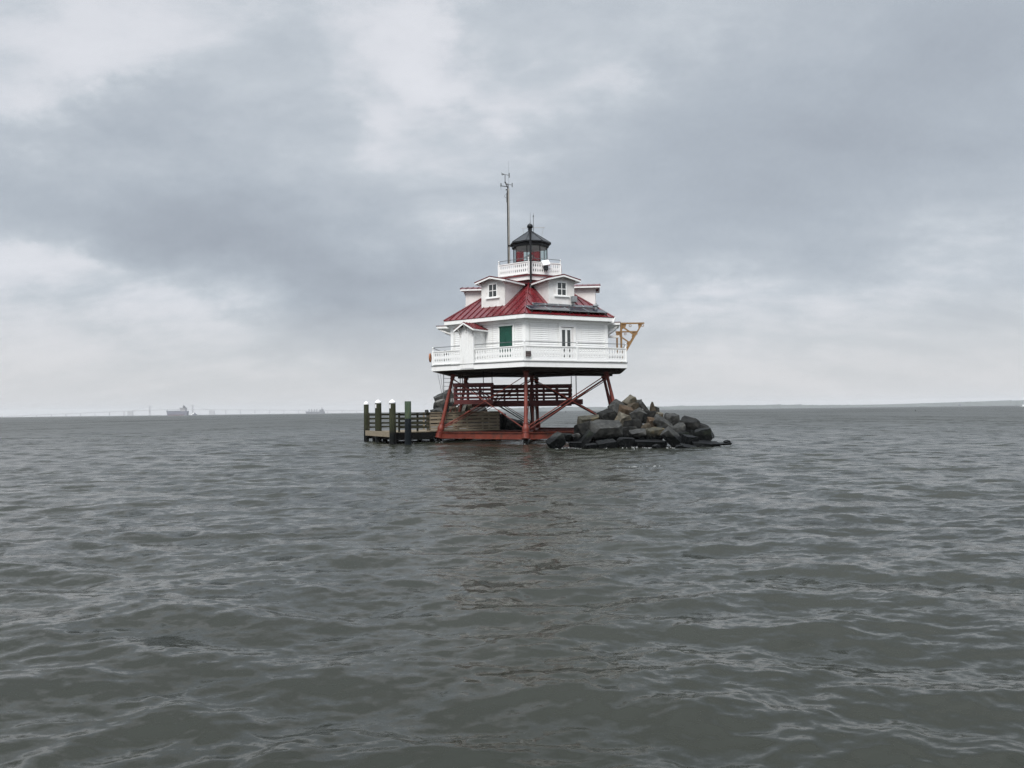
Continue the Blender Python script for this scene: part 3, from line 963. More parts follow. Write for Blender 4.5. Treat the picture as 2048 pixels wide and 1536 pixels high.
door = empty('double_door', (0, 0, 0), fa('FR'), house)
fm = MB()
fbox(fm, -0.62, -0.47, AP_W - 0.02, AP_W + 0.045, 5.05, 7.60)
fbox(fm, 0.445, 0.60, AP_W - 0.02, AP_W + 0.045, 5.05, 7.60)
fbox(fm, -0.47, 0.445, AP_W - 0.02, AP_W + 0.045, 7.36, 7.60)
fm.build('door_frame', M['white'], door)
fbox(MB(), -0.47, 0.445, AP_W - 0.02, AP_W + 0.012, 7.315, 7.358).build('transom_gap', M['grey_trim'], door)
for (ua, ub, pa, pb) in ((-0.468, -0.105, -0.415, -0.175), (-0.095, 0.27, -0.035, 0.205)):
    lf = MB()
    zt = 7.31
    fbox(lf, ua, pa, AP_W - 0.015, AP_W + 0.02, 5.06, zt); fbox(lf, pb, ub, AP_W - 0.015, AP_W + 0.02, 5.06, zt)
    fbox(lf, pa, pb, AP_W - 0.015, AP_W + 0.02, 7.17, zt); fbox(lf, pa, pb, AP_W - 0.015, AP_W + 0.02, 5.06, 5.40)
    lf.build('door_leaf', M['white'], door)
    fbox(MB(), pa, pb, AP_W - 0.012, AP_W + 0.004, 5.40, 7.17).build('pane', M['pane'], door)
fbox(MB(), 0.275, 0.443, AP_W - 0.015, AP_W + 0.02, 5.06, 7.31).build('side_panel', M['white_worn'], door)


def hood(face, u0, u1, ap1, z0, name='door_hood'):
    h_ = empty(name, (0, 0, 0), fa(face), house)
    fbox(MB(), u0, u1, AP_W + 0.02, ap1, z0, z0 + 0.16).build('hood_slab', M['white'], h_)
    fbox(MB(), u0 - .03, u1 + .03, AP_W + 0.02, ap1 + .04, z0 + 0.162, z0 + 0.195).build('hood_roof', M['roof'], h_)
    for u in (u0 + .15, u1 - .15):
        b = MB().bar((u, -AP_W - 0.02, z0 - 0.55), (u, -ap1 + 0.15, z0 - 0.06), 0.08, 0.09)
        b.box(u - .04, u + .04, -AP_W - 0.10, -AP_W - 0.012, z0 - 0.65, z0)
        b.build('bracket', M['white_worn'], h_)
    return h_


hood('L', -1.9, 0.9, 6.58, 7.84)
hood('RR', -2.0, 0.6, 6.10, 7.72)
MB().box(5.2, 6.42, 1.6, 1.85, 7.24, 7.40).build('boat_boom', M['white_worn'], house)

# ---- solar panels on the front right slope
sa = fa('FR')


def solar(u0, u1, ap0, z0, ap1, z1):
    w = u1 - u0
    L = math.hypot(ap0 - ap1, z1 - z0)
    o = empty('solar_panel', (math.cos(sa) * u0 + math.sin(sa) * ap0, math.sin(sa) * u0 - math.cos(sa) * ap0, z0), sa, house)
    o.rotation_euler = (math.atan2(z1 - z0, ap0 - ap1), 0, sa)
    MB().box(0.03, w - 0.03, 0.03, L - 0.03, 0, 0.032).build('cells', M['solar'], o)
    fr_ = MB().box(0, w, 0, 0.03, -0.01, 0.038).box(0, w, L - 0.03, L, -0.01, 0.038).box(0, 0.03, 0.03, L - 0.03, -0.01, 0.038).box(w - 0.03, w, 0.03, L - 0.03, -0.01, 0.038)
    fr_.build('panel_frame', M['grey_box'], o)


for i in range(4):
    solar(-2.83 + i * 1.41, -2.83 + i * 1.41 + 1.395, 5.60, 8.34, 4.76, 8.68)
for i in range(5):
    solar(-2.20 + i * 0.93, -2.20 + i * 0.93 + 0.915, 4.74, 8.76, 4.53, 8.90)
rack = MB()
for u in (-2.7, -1.4, 0.0, 1.4, 2.75):
    rack.bar((math.cos(sa) * u + math.sin(sa) * 5.55, math.sin(sa) * u - math.cos(sa) * 5.55, 8.10), (math.cos(sa) * u + math.sin(sa) * 5.55, math.sin(sa) * u - math.cos(sa) * 5.55, 8.34), 0.05, 0.05)
    rack.bar((math.cos(sa) * u + math.sin(sa) * 5.6, math.sin(sa) * u - math.cos(sa) * 5.6, 8.32), (math.cos(sa) * u + math.sin(sa) * 4.5, math.sin(sa) * u - math.cos(sa) * 4.5, 8.76), 0.05, 0.05)
rack.build('panel_rack', M['dark_iron'], house)
o = fbox(MB(), 0.66, 1.02, AP_D + 0.01, AP_D + 0.25, 9.10, 9.47).tube((0.80, -AP_D - 0.1, 9.10), (0.80, -AP_D - 0.1, 8.86), 0.02, n=6)
o.build('equipment_box', M['grey_box'], house, rz=sa)
MB().lathe((math.cos(sa) * 2.45 + math.sin(sa) * 4.7, math.sin(sa) * 2.45 - math.cos(sa) * 4.7, 8.66), (0, 0, 1), [(0, 0.12), (0.22, 0.12), (0.24, 0.2), (0.34, 0.16), (0.38, 0.03)], 10).build('roof_vent', M['grey_box'], house)

# ---- black stove pipe up the front
sp_ = MB().tube((-0.055, -2.72, 10.2), (-0.045, -2.70, 14.22), 0.072, n=10)
sp_.lathe((-0.055, -2.72, 10.18), (0, 0, 1), [(0, 0.16), (0.08, 0.14), (0.28, 0.07)], 10)
sp_.build('stove_pipe', M['black'], house, smooth=40)
MB().bar((-0.05, -2.68, 12.55), (-0.75, -2.1, 12.22), 0.025, 0.025).bar((-0.05, -2.68, 12.55), (0.55, -2.15, 12.12), 0.025, 0.025).build('pipe_stay', M['dark_pipe'], house)

# ---- lantern
ln = empty('lantern', (0, 0, 0), R(-12.5), house)
oct_ = lambda r: [(r * math.sin(R(45 * k)), -r * math.cos(R(45 * k))) for k in range(8)]
MB().prism(oct_(1.22), Z_U + 0.002, 12.34).build('lantern_base', M['black'], ln)
MB().prism(oct_(1.28), 12.342, 12.40).build('lantern_sill', M['black'], ln)
for k in range(8):
    x, y = oct_(1.20)[k]
    MB().tube((x, y, 12.40), (x, y, 13.48), 0.032, n=6).build('mullion', M['black'], ln)
    mid = R(45 * k + 22.5); apn = 1.20 * math.cos(R(22.5)) - 0.01; wv_ = 1.20 * math.sin(R(22.5)) - 0.03
    MB().box(-wv_, wv_, -apn - 0.004, -apn + 0.004, 12.402, 13.478).build('lantern_pane', M['glass'], ln, rz=mid)
MB().prism(oct_(1.34), 13.48, 13.70).build('lantern_band', M['black'], ln)
MB().prism(oct_(1.15), 13.44, 13.478).build('lantern_ceiling', M['grey_ceiling'] if 'grey_ceiling' in M else M['white_worn'], ln)
# eight roof slopes
MB().prism(oct_(1.50), 13.69, 13.76).build('lantern_eave', M['black'], ln)
for k in range(8):
    p, q = oct_(1.50)[k], oct_(1.50)[(k + 1) % 8]
    p2, q2 = oct_(0.2)[k], oct_(0.2)[(k + 1) % 8]
    MB().hexa([(*p, 13.755), (*q, 13.755), (*q2, 14.60), (*p2, 14.60), (*p, 13.785), (*q, 13.785), (*q2, 14.64), (*p2, 14.64)]).build('lantern_roof_panel', M['black_roof'], ln)
    MB().tube((*p, 13.785), (*p2, 14.645), 0.025, n=6).build('roof_rib', M['black'], ln)
MB().lathe((0, 0, 14.58), (0, 0, 1), [(0, 0.22), (0.10, 0.20), (0.12, 0.14), (0.22, 0.13), (0.24, 0.17), (0.27, 0.12), (0.30, 0.13), (0.36, 0.185), (0.46, 0.215), (0.56, 0.185), (0.63, 0.11), (0.66, 0.03), (0.72, 0.02)], 16).build('ball_finial', M['black'], ln, smooth=60)
# red sector panels at the back of the lantern and the small beacon in the middle
for (xa, xb, yy) in ((-0.97, -0.46, 0.25), (0.08, 0.74, 0.35)):
    MB().box(xa, xb, yy, yy + 0.02, 12.41, 13.33).build('red_panel', M['red_glass'], ln, rz=R(12.5))
bc = MB().lathe((0, 0, 12.35), (0, 0, 1), [(0, 0.10), (0.30, 0.10), (0.32, 0.13), (0.36, 0.13)], 12)
bc.build('beacon_stand', M['white_worn'], ln)
MB().lathe((0, 0, 12.71), (0, 0, 1), [(0, 0.12), (0.04, 0.15), (0.14, 0.165), (0.24, 0.15), (0.28, 0.12), (0.32, 0.03)], 14).build('beacon_lens', M['lens'], ln, smooth=60)
# rods on top of the lantern
MB().tube((0.03, 0, 15.28), (0.03, 0, 16.03), 0.016, 0.010, n=6).build('lightning_rod', M['dark_pipe'], house)
MB().tube((0.25, 0.1, 14.4), (0.25, 0.1, 15.75), 0.022, n=6).tube((0.25, 0.1, 15.75), (0.25, 0.1, 16.03), 0.012, n=6).lathe((0.25, 0.1, 15.75), (0, 0, 1), [(0, 0.03), (0.05, 0.05), (0.14, 0.02)], 8).build('whip_antenna', M['dark_pipe'], house)
MB().tube((-0.60, 0.15, 14.97), (1.06, 0.15, 15.0), 0.016, n=6).tube((-0.50, 0.15, 14.97), (-0.40, 0.15, 14.30), 0.012, n=6).tube((0.96, 0.15, 14.99), (0.80, 0.15, 14.2), 0.012, n=6).build('antenna_bar', M['mast'], house)
# stay from lantern to mast
MB().tube((-1.22, -0.25, 13.66), (-1.52, -0.15, 13.66), 0.03, n=6).tube((-1.36, -0.3, 13.62), (-1.56, -0.2, 13.70), 0.025, n=6).build('mast_stay', M['black'], house)
# lamp box hung on the upper railing at the right
fx = MB().box(-0.27, 0.27, -0.08, 0.08, -0.20, 0.20)
fo = fx.build('floodlight', M['cap'], house, (0.98, -2.02, 12.03), R(25)); fo.rotation_euler = (R(-28), R(-12), R(22))
MB().box(0.86, 1.14, -2.22, -2.0, 11.52, 11.80).bar((0.98, -2.0, 11.8), (0.98, -2.0, 12.0), 0.05, 0.05).build('floodlight_bracket', M['black'], house)

# ---- plaque on the front corner of the railing
pl = empty('plaque', (0, 0, 0), fa('FR'), house)
fbox(MB(), -3.60, -3.25, AP_G + 0.02, AP_G + 0.05, 5.31, 5.655).build('plate', M['plaque'], pl)
tx = MB()
for (z, ua, ub) in ((5.59, -3.55, -3.30), (5.535, -3.52, -3.33), (5.42, -3.55, -3.30), (5.375, -3.53, -3.32)):
    fbox(tx, ua, ub, AP_G + 0.05, AP_G + 0.054, z, z + 0.016)
tx.build('raised_line', M['plaque_text'], pl)

# ---- davits at the right
for (yy, k_) in ((-2.35, 1.0), (3.25, 1.0)):
    ex = 6.06 + (yy + 4.24) * 0.087
    d = empty('davit', (ex - 0.24, yy, 0), 0, house)
    MB().box(-0.06, 0.06, -0.06, 0.06, 5.07, 7.77).build('davit_post', M['ochre'], d)
    MB().box(-0.10, 1.57, -0.05, 0.05, 7.771, 7.87).build('davit_beam', M['ochre'], d)
    MB().bar((1.40, 0, 7.77), (0.26, 0, 5.86), 0.10, 0.09).bar((0.06, 0, 7.62), (0.96, 0, 6.98), 0.08, 0.09).build('davit_strut', M['ochre'], d)
    gp = MB()
    for tri in ([(0.06, 7.77), (0.36, 7.77), (0.30, 7.55), (0.06, 7.42)], [(1.15, 7.77), (1.45, 7.77), (1.27, 7.46), (1.18, 7.5)], [(0.76, 7.06), (1.07, 7.18), (0.80, 6.72), (0.70, 6.95)]):
        gp.extrude_xz(tri, -0.012, 0.012)
    gp.build('gusset_plate', M['ochre'], d)
    for hx in (0.62, 1.45):
        hk = MB()
        pts = [(hx + 0.075 * math.cos(R(t)), 7.66 + 0.075 * math.sin(R(t))) for t in range(90, 431, 34)]
        for (a1, a2), (b1, b2) in zip(pts[:-1], pts[1:]):
            hk.tube((a1, 0, a2), (b1, 0, b2), 0.022, n=6)
        hk.build('davit_hook', M['ochre'], d)

# ---- iron piles
ZT = 4.50


def pile_pt(k, z):
    r = 5.88 + (ZT - z) / (ZT - 0.55) * 1.0
    return hv(k, r, z)


def make_pile(p_top, p_bot, name='pile'):
    ax = (p_top - p_bot).normalized()
    L = (p_top - p_bot).length
    s = L
    pl_ = MB().lathe(p_bot, ax, [(-0.30, 0.20), (-0.26, 0.255), (-0.20, 0.255), (-0.19, 0.215), (0.10, 0.215), (0.11, 0.26), (0.17, 0.26), (0.18, 0.19), (0.22, 0.20), (0.30, 0.225), (0.40, 0.225), (0.50, 0.20), (0.60, 0.165), (0.66, 0.16), (0.67, 0.19), (0.72, 0.19), (0.73, 0.125),
                                 (s - 0.75, 0.105), (s - 0.36, 0.105), (s - 0.35, 0.15), (s - 0.08, 0.15), (s - 0.07, 0.2), (s, 0.2)], 16)
    po = pl_.build(name, M['red_iron'], house, smooth=40)
    cap_ = MB()
    for t in range(8):
        b_ = 2 * math.pi * t / 8
        cap_.tube(p_bot + Vector((0.235 * math.cos(b_), 0.235 * math.sin(b_), -0.13)), p_bot + Vector((0.235 * math.cos(b_), 0.235 * math.sin(b_), 0.05)), 0.022, n=6)
    cap_.build('flange_bolt', M['red_iron'], po)
    q = p_bot - Vector((0, 0, 0.26))
    MB().tube(q, Vector((q.x, q.y, -1.2)), 0.155, n=12).build('submerged_shaft', M['wet_wood'], po)


for k in range(6):
    make_pile(pile_pt(k, ZT), pile_pt(k, 0.55))
make_pile(Vector((0, 0, ZT)), Vector((0, 0, 0.55)), 'centre_pile')

# ring and radial beams near the water
def ibeam(p, q, zc, hh, mname, name):
    p, q = Vector((p.x, p.y, zc)), Vector((q.x, q.y, zc))
    d = (q - p).normalized()
    p2, q2 = p + d * 0.22, q - d * 0.22
    b_ = MB().bar(p2, q2, 0.05, hh - 0.06)
    for s in (-1, 1):
        off = Vector((0, 0, s * (hh / 2 - 0.012)))
        b_.bar(p2 + off, q2 + off, 0.22, 0.034)
    b_.build(name, M[mname], house)


for k in range(6):
    ibeam(pile_pt(k, 0.5), pile_pt((k + 1) % 6, 0.5), 0.48, 0.42, 'red_beam', 'ring_beam')
    ibeam(pile_pt(k, 0.5), Vector((0, 0, 0)), 0.485, 0.34, 'red_beam', 'radial_beam')


def rod(p, q, r, m='red_iron', name='tie_rod', double=0.0, buckle=None):
    p, q = Vector(p), Vector(q)
    b_ = MB()
    d = (q - p).normalized()
    if double:
        s = d.cross(d.cross(Vector((0, 0, 1)))).normalized() * double / 2
        b_.tube(p + s, q + s, r, n=6).tube(p - s, q - s, r, n=6)
    else:
        b_.tube(p, q, r, n=6)
    if buckle:
        c = p.lerp(q, buckle)
        b_.tube(c - d * 0.2, c + d * 0.2, r * 2.1, n=8)
    b_.build(name, M[m], house)


for k in range(6):
    j = (k + 1) % 6
    for (a_, b_) in ((k, j), (j, k)):
        lo, hi = pile_pt(a_, 0.86), pile_pt(b_, 4.25)
        lo = lo.lerp(hi, 0.045); hi2 = pile_pt(b_, 4.25).lerp(lo, 0.03)
        if k == 0 and a_ == 0:      # front right bay: a doubled strut
            rod(lo, hi2, 0.034, double=0.20, buckle=None)
        elif k == 0:
            rod(lo, hi2, 0.028, buckle=0.3)
        else:
            rod(lo, hi2, 0.025, buckle=0.3 if k in (4, 5) else None)
for k in range(6):
    lo, hi = pile_pt(k, 0.9).lerp(Vector((0, 0, 4.2)), 0.04), Vector((0, 0, 4.2))
    rod(lo, hi, 0.03, 'dark_iron' if k not in (0, 5) else 'red_iron', double=0.14 if k % 2 else 0)
    rod(Vector((0, 0, 0.95)), pile_pt(k, 4.2), 0.03, 'dark_iron', double=0.14 if k % 2 == 0 else 0)

# ---- hung storage platform under the house, with board railings
def slat_platform(x0, x1, y0, y1, zf0, zf1, ztop, npost, sides, name, slats, rx0=None):
    bx0, x0 = x0, (x0 if rx0 is None else rx0)
    x0, rx = bx0, x0
    P = empty(name, (0, 0, 0), 0, house)
    MB().box(x0, x1, y0, y0 + 0.06, zf0, zf1).build('edge_beam', M['maroon'], P)
    MB().box(x0, x1, y1 - 0.06, y1, zf0, zf1).build('edge_beam', M['maroon'], P)
    for x in (x0, x1 - 0.06):
        MB().box(x, x + 0.06, y0 + 0.062, y1 - 0.062, zf0, zf1).build('edge_beam', M['maroon'], P)
    nb = int((x1 - x0 - 0.14) / 0.2)
    bw_ = (x1 - x0 - 0.14) / nb
    for i in range(nb):
        MB().box(x0 + 0.07 + i * bw_, x0 + 0.07 + (i + 1) * bw_ - 0.02, y0 + 0.064, y1 - 0.064, zf1 - 0.07, zf1 - 0.02).build('floor_board', M['maroon'], P)
    for s in sides:
        if s in ('front', 'back'):
            y = y0 - 0.03 if s == 'front' else y1 + 0.03
            for (za, zb_) in slats:
                MB().box(rx, x1, y - 0.02, y + 0.02, za, zb_).build('rail_board', M['maroon'], P)
            for i in range(npost):
                x = rx + 0.05 + (x1 - rx - 0.1) * i / (npost - 1)
                yy = y + (0.065 if s == 'front' else -0.065)
                MB().box(x - 0.045, x + 0.045, yy - 0.043, yy + 0.043, zf1 - 0.3, ztop - 0.01).build('rail_stanchion', M['maroon'], P)
        else:
            x = x0 - 0.03 if s == 'left' else x1 + 0.03
            for (za, zb_) in slats:
                MB().box(x - 0.02, x + 0.02, y0 - 0.01, y1 + 0.01, za, zb_).build('rail_board', M['maroon'], P)
            for i in range(4):
                yy = y0 + 0.05 + (y1 - y0 - 0.1) * i / 3
                xx = x + (0.065 if s == 'left' else -0.065)
                MB().box(xx - 0.043, xx + 0.043, yy - 0.045, yy + 0.045, zf1 - 0.3, ztop - 0.01).build('rail_stanchion', M['maroon'], P)
    return P


slat_platform(-5.24, -2.70, -3.0, -1.3, 2.50, 2.80, 3.90, 4, ('front', 'back', 'left', 'right'), 'upper_platform',
              ((3.67, 3.90), (3.42, 3.54), (3.15, 3.28), (2.88, 3.00)))
slat_platform(-4.2, 2.72, -0.6, 1.1, 2.33, 2.74, 3.86, 7, ('front', 'back', 'right'), 'hung_platform',
              ((3.60, 3.84), (3.32, 3.50), (3.06, 3.21), (2.83, 2.95)), rx0=-2.90)
MB().box(2.72, 3.50, -0.66, -0.56, 2.42, 2.78).build('beam_end', M['maroon'], house)
for (x, y) in ((-3.3, -2.95), (-2.72, -2.95), (2.72, -0.6), (3.05, -0.6), (-4.9, -2.0), (-4.75, -2.0)):
    MB().tube((x, y, 2.6), (x, y, 4.68), 0.028 if x < 3 else 0.034, n=6).build('hanger_rod', M['dark_iron'], house)

# ---- ladder hanging from the gallery at the left
ld = empty('ladder', (-5.95, 0.6, 0), R(8), house)
for x in (-0.30, 0.30):
    MB().box(x - 0.022, x + 0.022, -0.03, 0.03, 2.55, 4.75).build('ladder_rail', M['dark_pipe'], ld)
for i in range(8):
    z = 2.7 + i * 0.28
    MB().tube((-0.28, 0, z), (0.28, 0, z), 0.016, n=6).build('rung', M['dark_pipe'], ld)
MB().tube((-6.62, 0.2, 4.7), (-6.25, 0.6, 2.6), 0.014, n=5).tube((-6.45, 0.2, 4.7), (-6.3, 0.6, 3.4), 0.012, n=5).build('stay_wire', M['dark_pipe'], house)


# ================================================================== things on and around the lighthouse
# weather mast beside the lantern
ms = empty('weather_mast', (LX - 1.52, LY - 0.10, Z_U))
tag(ms, 'tall slim weather mast with wind vanes rising left of the lantern', 'mast')
MB().tube((0.035, 0, 0), (0.035, 0, 6.52), 0.062, 0.055, n=10).build('mast_pole', M['mast'], ms, smooth=50)
MB().tube((-0.055, -0.03, 0), (-0.055, -0.03, 6.40), 0.034, n=8).build('conduit', M['dark_iron'], ms)
MB().box(-0.13, -0.06, -0.05, 0.05, 5.55, 6.2).build('junction_box', M['dark_pipe'], ms)
MB().tube((0.06, 0, 6.5), (0.06, 0, 8.50), 0.010, 0.005, n=5).build('whip_antenna', M['dark_pipe'], ms)
am = MB().bar((0.02, 0, 6.45), (-0.20, 0, 6.98), 0.05, 0.05).bar((-0.05, 0, 6.66), (-0.50, 0, 6.72), 0.045, 0.04).bar((0.0, 0, 6.5), (-0.16, 0, 6.42), 0.05, 0.06)
am.tube((-0.20, 0, 6.98), (-0.20, 0, 7.50), 0.025, n=6).lathe((-0.20, 0, 6.95), (0, 0, 1), [(0, 0.05), (0.06, 0.05)], 8)
am.tube((0.0, 0, 6.45), (0.0, 0, 6.78), 0.035, n=6)
am.build('mast_arm', M['dark_iron'], ms)
MB().lathe((-0.50, 0, 6.68), (0, 0, 1), [(0, 0.02), (0.02, 0.06), (0.22, 0.06), (0.24, 0.03)], 8).tube((-0.50, 0, 6.45), (-0.50, 0, 6.7), 0.015, n=5).build('sensor_shield', M['grey_box'], ms)
for (x, z, s) in ((-0.20, 7.50, 1.0), (0.05, 6.80, 0.85)):
    v = MB().bar((x - 0.12 * s, 0, z + 0.05 * s), (x + 0.32 * s, 0, z - 0.04 * s), 0.03, 0.03)
    v.box(x + 0.25 * s, x + 0.33 * s, -0.012, 0.012, z - 0.20 * s, z + 0.14 * s)
    v.lathe((x - 0.10 * s, 0, z + 0.05 * s), (-1, 0, 0.25), [(-0.05, 0.03), (0.0, 0.05), (0.10 * s, 0.03), (0.13 * s, 0.01)], 8)
    v.tube((x - 0.17 * s, 0, z - 0.03), (x - 0.24 * s, 0, z + 0.16), 0.02, n=5).tube((x - 0.17 * s, 0, z + 0.12), (x - 0.26 * s, 0, z + 0.02), 0.02, n=5)
    v.build('wind_vane', M['dark_pipe'], ms)
hoop = MB()
for i in range(9):
    t0_, t1_ = R(90 + i * 26), R(90 + (i + 1) * 26)
    hoop.tube((-0.16 + 0.09 * math.cos(t0_), 0, 5.98 + 0.11 * math.sin(t0_)), (-0.16 + 0.09 * math.cos(t1_), 0, 5.98 + 0.11 * math.sin(t1_)), 0.010, n=5)
hoop.build('cable_loop', M['dark_iron'], ms)

# life ring on the left corner of the gallery
p = hv(5, 7.47, 5.62)
lr = MB()
nseg = 20
prof = []
rad0, rad1 = 0.24, 0.07
vs, fs = [], []
for i in range(nseg):
    t = 2 * math.pi * i / nseg
    for j in range(8):
        s = 2 * math.pi * j / 8
        rr_ = rad0 + rad1 * math.cos(s)
        vs.append((rad1 * 0.8 * math.sin(s), rr_ * math.cos(t), rr_ * math.sin(t)))
for i in range(nseg):
    for j in range(8):
        fs.append((i * 8 + j, ((i + 1) % nseg) * 8 + j, ((i + 1) % nseg) * 8 + (j + 1) % 8, i * 8 + (j + 1) % 8))
lro = MB().add(vs, fs).build('life_ring', M['orange'], None, (LX + p.x - 0.06, LY + p.y + 0.35, p.z), R(-4), smooth=60)
tag(lro, 'orange life ring hung outside the left corner of the white gallery', 'life ring')
# a dark capped post standing on the gallery behind the left railing
bp_ = empty('bell_post', (LX - 6.10, LY + 0.2, 5.07))
tag(bp_, 'small dark capped post behind the left gallery railing', 'post')
MB().tube((0, 0, 0), (0, 0, 0.98), 0.07, n=8).build('post', M['dark_iron'], bp_)
MB().lathe((0, 0, 0.96), (0, 0, 1), [(0, 0.15), (0.06, 0.17), (0.16, 0.12), (0.26, 0.05), (0.32, 0.04)], 12).build('cap', M['dark_iron'], bp_, smooth=40)

# ================================================================== wooden pier
PO = Vector((-7.85, 49.7, 0))
E1 = Vector((0.875, 0.485, 0)).normalized()     # along the pier, towards the lighthouse
E2 = Vector((-E1.y, E1.x, 0))                   # across, away from the camera
pang = math.atan2(E1.y, E1.x)
pier = empty('wooden_pier', PO, pang)
tag(pier, 'timber landing pier with slatted railings beside the left legs of the lighthouse', 'pier')
WP, LP, ZP = 5.05, 8.05, 0.74
MB().box(-0.045, 0.045, -0.05, WP, 0.42, ZP + 0.03).build('end_beam', M['tan_wood'], pier)
MB().box(0.046, LP, 0.0, 0.08, 0.20, ZP - 0.05).build('side_beam', M['wet_wood'], pier)
MB().box(0.046, LP, WP - 0.08, WP, 0.20, ZP - 0.05).build('side_beam', M['wet_wood'], pier)
for i in range(9):
    x = 0.35 + i * 0.92
    MB().box(x - 0.05, x + 0.05, 0.082, WP - 0.082, 0.22, ZP - 0.05).build('cross_beam', M['wet_wood'], pier)
nb = 52
plank_me = MB().box(0, (LP - 0.06) / nb - 0.014, 0.03, WP - 0.02, -0.045, 0.0).mesh('deck_plank', M['tan_wood'])
for i in range(nb):
    link('deck_plank', plank_me, pier, (0.05 + i * (LP - 0.06) / nb, 0, ZP + random.uniform(-.004, .004)))
for (x, y) in ((0.5, 0.35), (0.5, 2.5), (0.5, 4.6), (3.0, 0.35), (3.0, 4.6), (5.4, 0.4), (5.4, 4.6), (7.7, 0.4), (7.7, 4.6), (3.0, 2.5)):
    MB().tube((x, y, -1.2), (x, y, 0.60), 0.17, n=10).build('support_pile', M['wet_wood'], pier, smooth=40)


def pier_rail(x0, x1, y, posts, boards, mats, name, cap=True, side=-1):
    r = empty(name, (0, 0, 0), 0, pier)
    for (za, zb_), m_ in zip(boards, mats):
        segs = [x0] + [q for q in posts[1:-1:2]] + [x1]
        for s0, s1 in zip(segs[:-1], segs[1:]):
            if s1 - s0 < 0.05: continue
            dz = random.uniform(-.012, .012)
            MB().box(s0 + .004, s1 - .004, y - 0.02, y + 0.02, za + dz, zb_ + dz).build('rail_board', M[m_ if s0 > 1.8 or m_ == 'green_wood' else 'green_wood'], r)
    for q in posts:
        MB().box(q - 0.055, q + 0.055, y + side * -0.12 - 0.045, y + side * -0.12 + 0.05 - 0.006, ZP - 0.4, 1.955).build('rail_post', M['tan_wood' if q > 2.5 else 'green_wood'], r)
    if cap:
        MB().box(x0 - 0.03, x1 + 0.03, y - 0.10, y + 0.16, 1.96, 2.0).build('rail_cap', M['tan_wood' if x0 > 2 else 'green_wood'], r)
    return r


bz = ((1.77, 1.93), (1.53, 1.70), (1.285, 1.455), (1.045, 1.21), (0.875, 0.985), (0.755, 0.83))
pier_rail(0.55, 2.7, 0.02, [0.62, 1.15, 1.9, 2.62], ((1.80, 1.92), (1.50, 1.66), (1.22, 1.36), (0.96, 1.09)), ['green_wood'] * 4, 'railing')
pier_rail(2.72, 7.95, 0.02, [2.78, 3.4, 4.85, 6.7, 7.88], bz, ['tan_wood'] * 6, 'railing')
pier_rail(0.1, 7.9, WP - 0.06, [0.15, 1.0, 2.0, 3.1, 4.3, 5.5, 6.7, 7.8], ((1.80, 1.92), (1.52, 1.64), (1.22, 1.34), (0.94, 1.06)), ['green_wood'] * 4, 'railing', side=1)
# short railing across the pier's far right end
er = empty('railing', (7.98, 0, 0), 0, pier)
for (za, zb_) in bz[:5]:
    MB().box(-0.02, 0.02, 0.15, 1.6, za, zb_).build('rail_board', M['tan_wood'], er)
MB().box(-0.05, 0.05, 0.05, 0.145, ZP - 0.4, 1.955).build('rail_post', M['under'], er)
MB().box(-0.05, 0.05, 1.605, 1.70, ZP - 0.4, 1.955).build('rail_post', M['tan_wood'], er)

# four mooring pilings
PIL = [
    (733.5, -10.35, 54.6, 0.18, 2.62, True, 'piling', 'leftmost slim weathered piling with a white cone cap'),
    (756.0, -9.13, 52.45, 0.225, 2.68, True, 'piling', 'second capped piling from the left, standing behind the tan end beam'),
    (787.5, -7.62, 49.05, 0.215, 2.63, True, 'piling', 'white capped piling standing in front of the end beam at the pier corner'),
    (817.5, -6.45, 47.6, 0.205, 2.69, False, 'piling_green', 'green treated piling without a cap, nearest of the pilings'),
]
for (_, x, y, r_, zt, capped, m_, lab) in PIL:
    t = empty('mooring_piling', (x, y, 0), random.uniform(0, 3))
    tag(t, lab, 'piling', 'mooring pilings at the pier')
    t.rotation_euler.x, t.rotation_euler.y = R(random.uniform(-.8, .8)), R(random.uniform(-.9, .9))
    MB().lathe((0, 0, -1.3), (0, 0, 1), [(0, r_ * 1.04), (1.3, r_ * 1.03), (2.2, r_), (zt + 1.29, r_ * 0.97), (zt + 1.3, r_ * 0.93)], 16).build('post', M[m_], t, smooth=40)
    if capped:
        MB().lathe((0, 0, zt - 0.03), (0, 0, 1), [(0, r_ * 1.06), (0.08, r_ * 1.06), (0.09, r_ * 1.0), (0.18, r_ * 0.5), (0.235, r_ * 0.15), (0.25, 0.01)], 16).build('cone_cap', M['cap'], t, smooth=30)
        if x > -10:
            rp_ = MB().box(-0.045, 0.045, -0.012, 0.012, zt - 0.36, zt - 0.10)
            o = rp_.build('reflector_plate', M['cap'], t)
            az = math.atan2(-0.85, -0.55)
            o.rotation_euler = (0, 0, az + R(90) - t.rotation_euler.z)
            off = Vector((math.cos(az), math.sin(az), 0)) * (r_ * 0.99 + 0.012)
            off.rotate(Euler((0, 0, -t.rotation_euler.z)))
            o.location = off

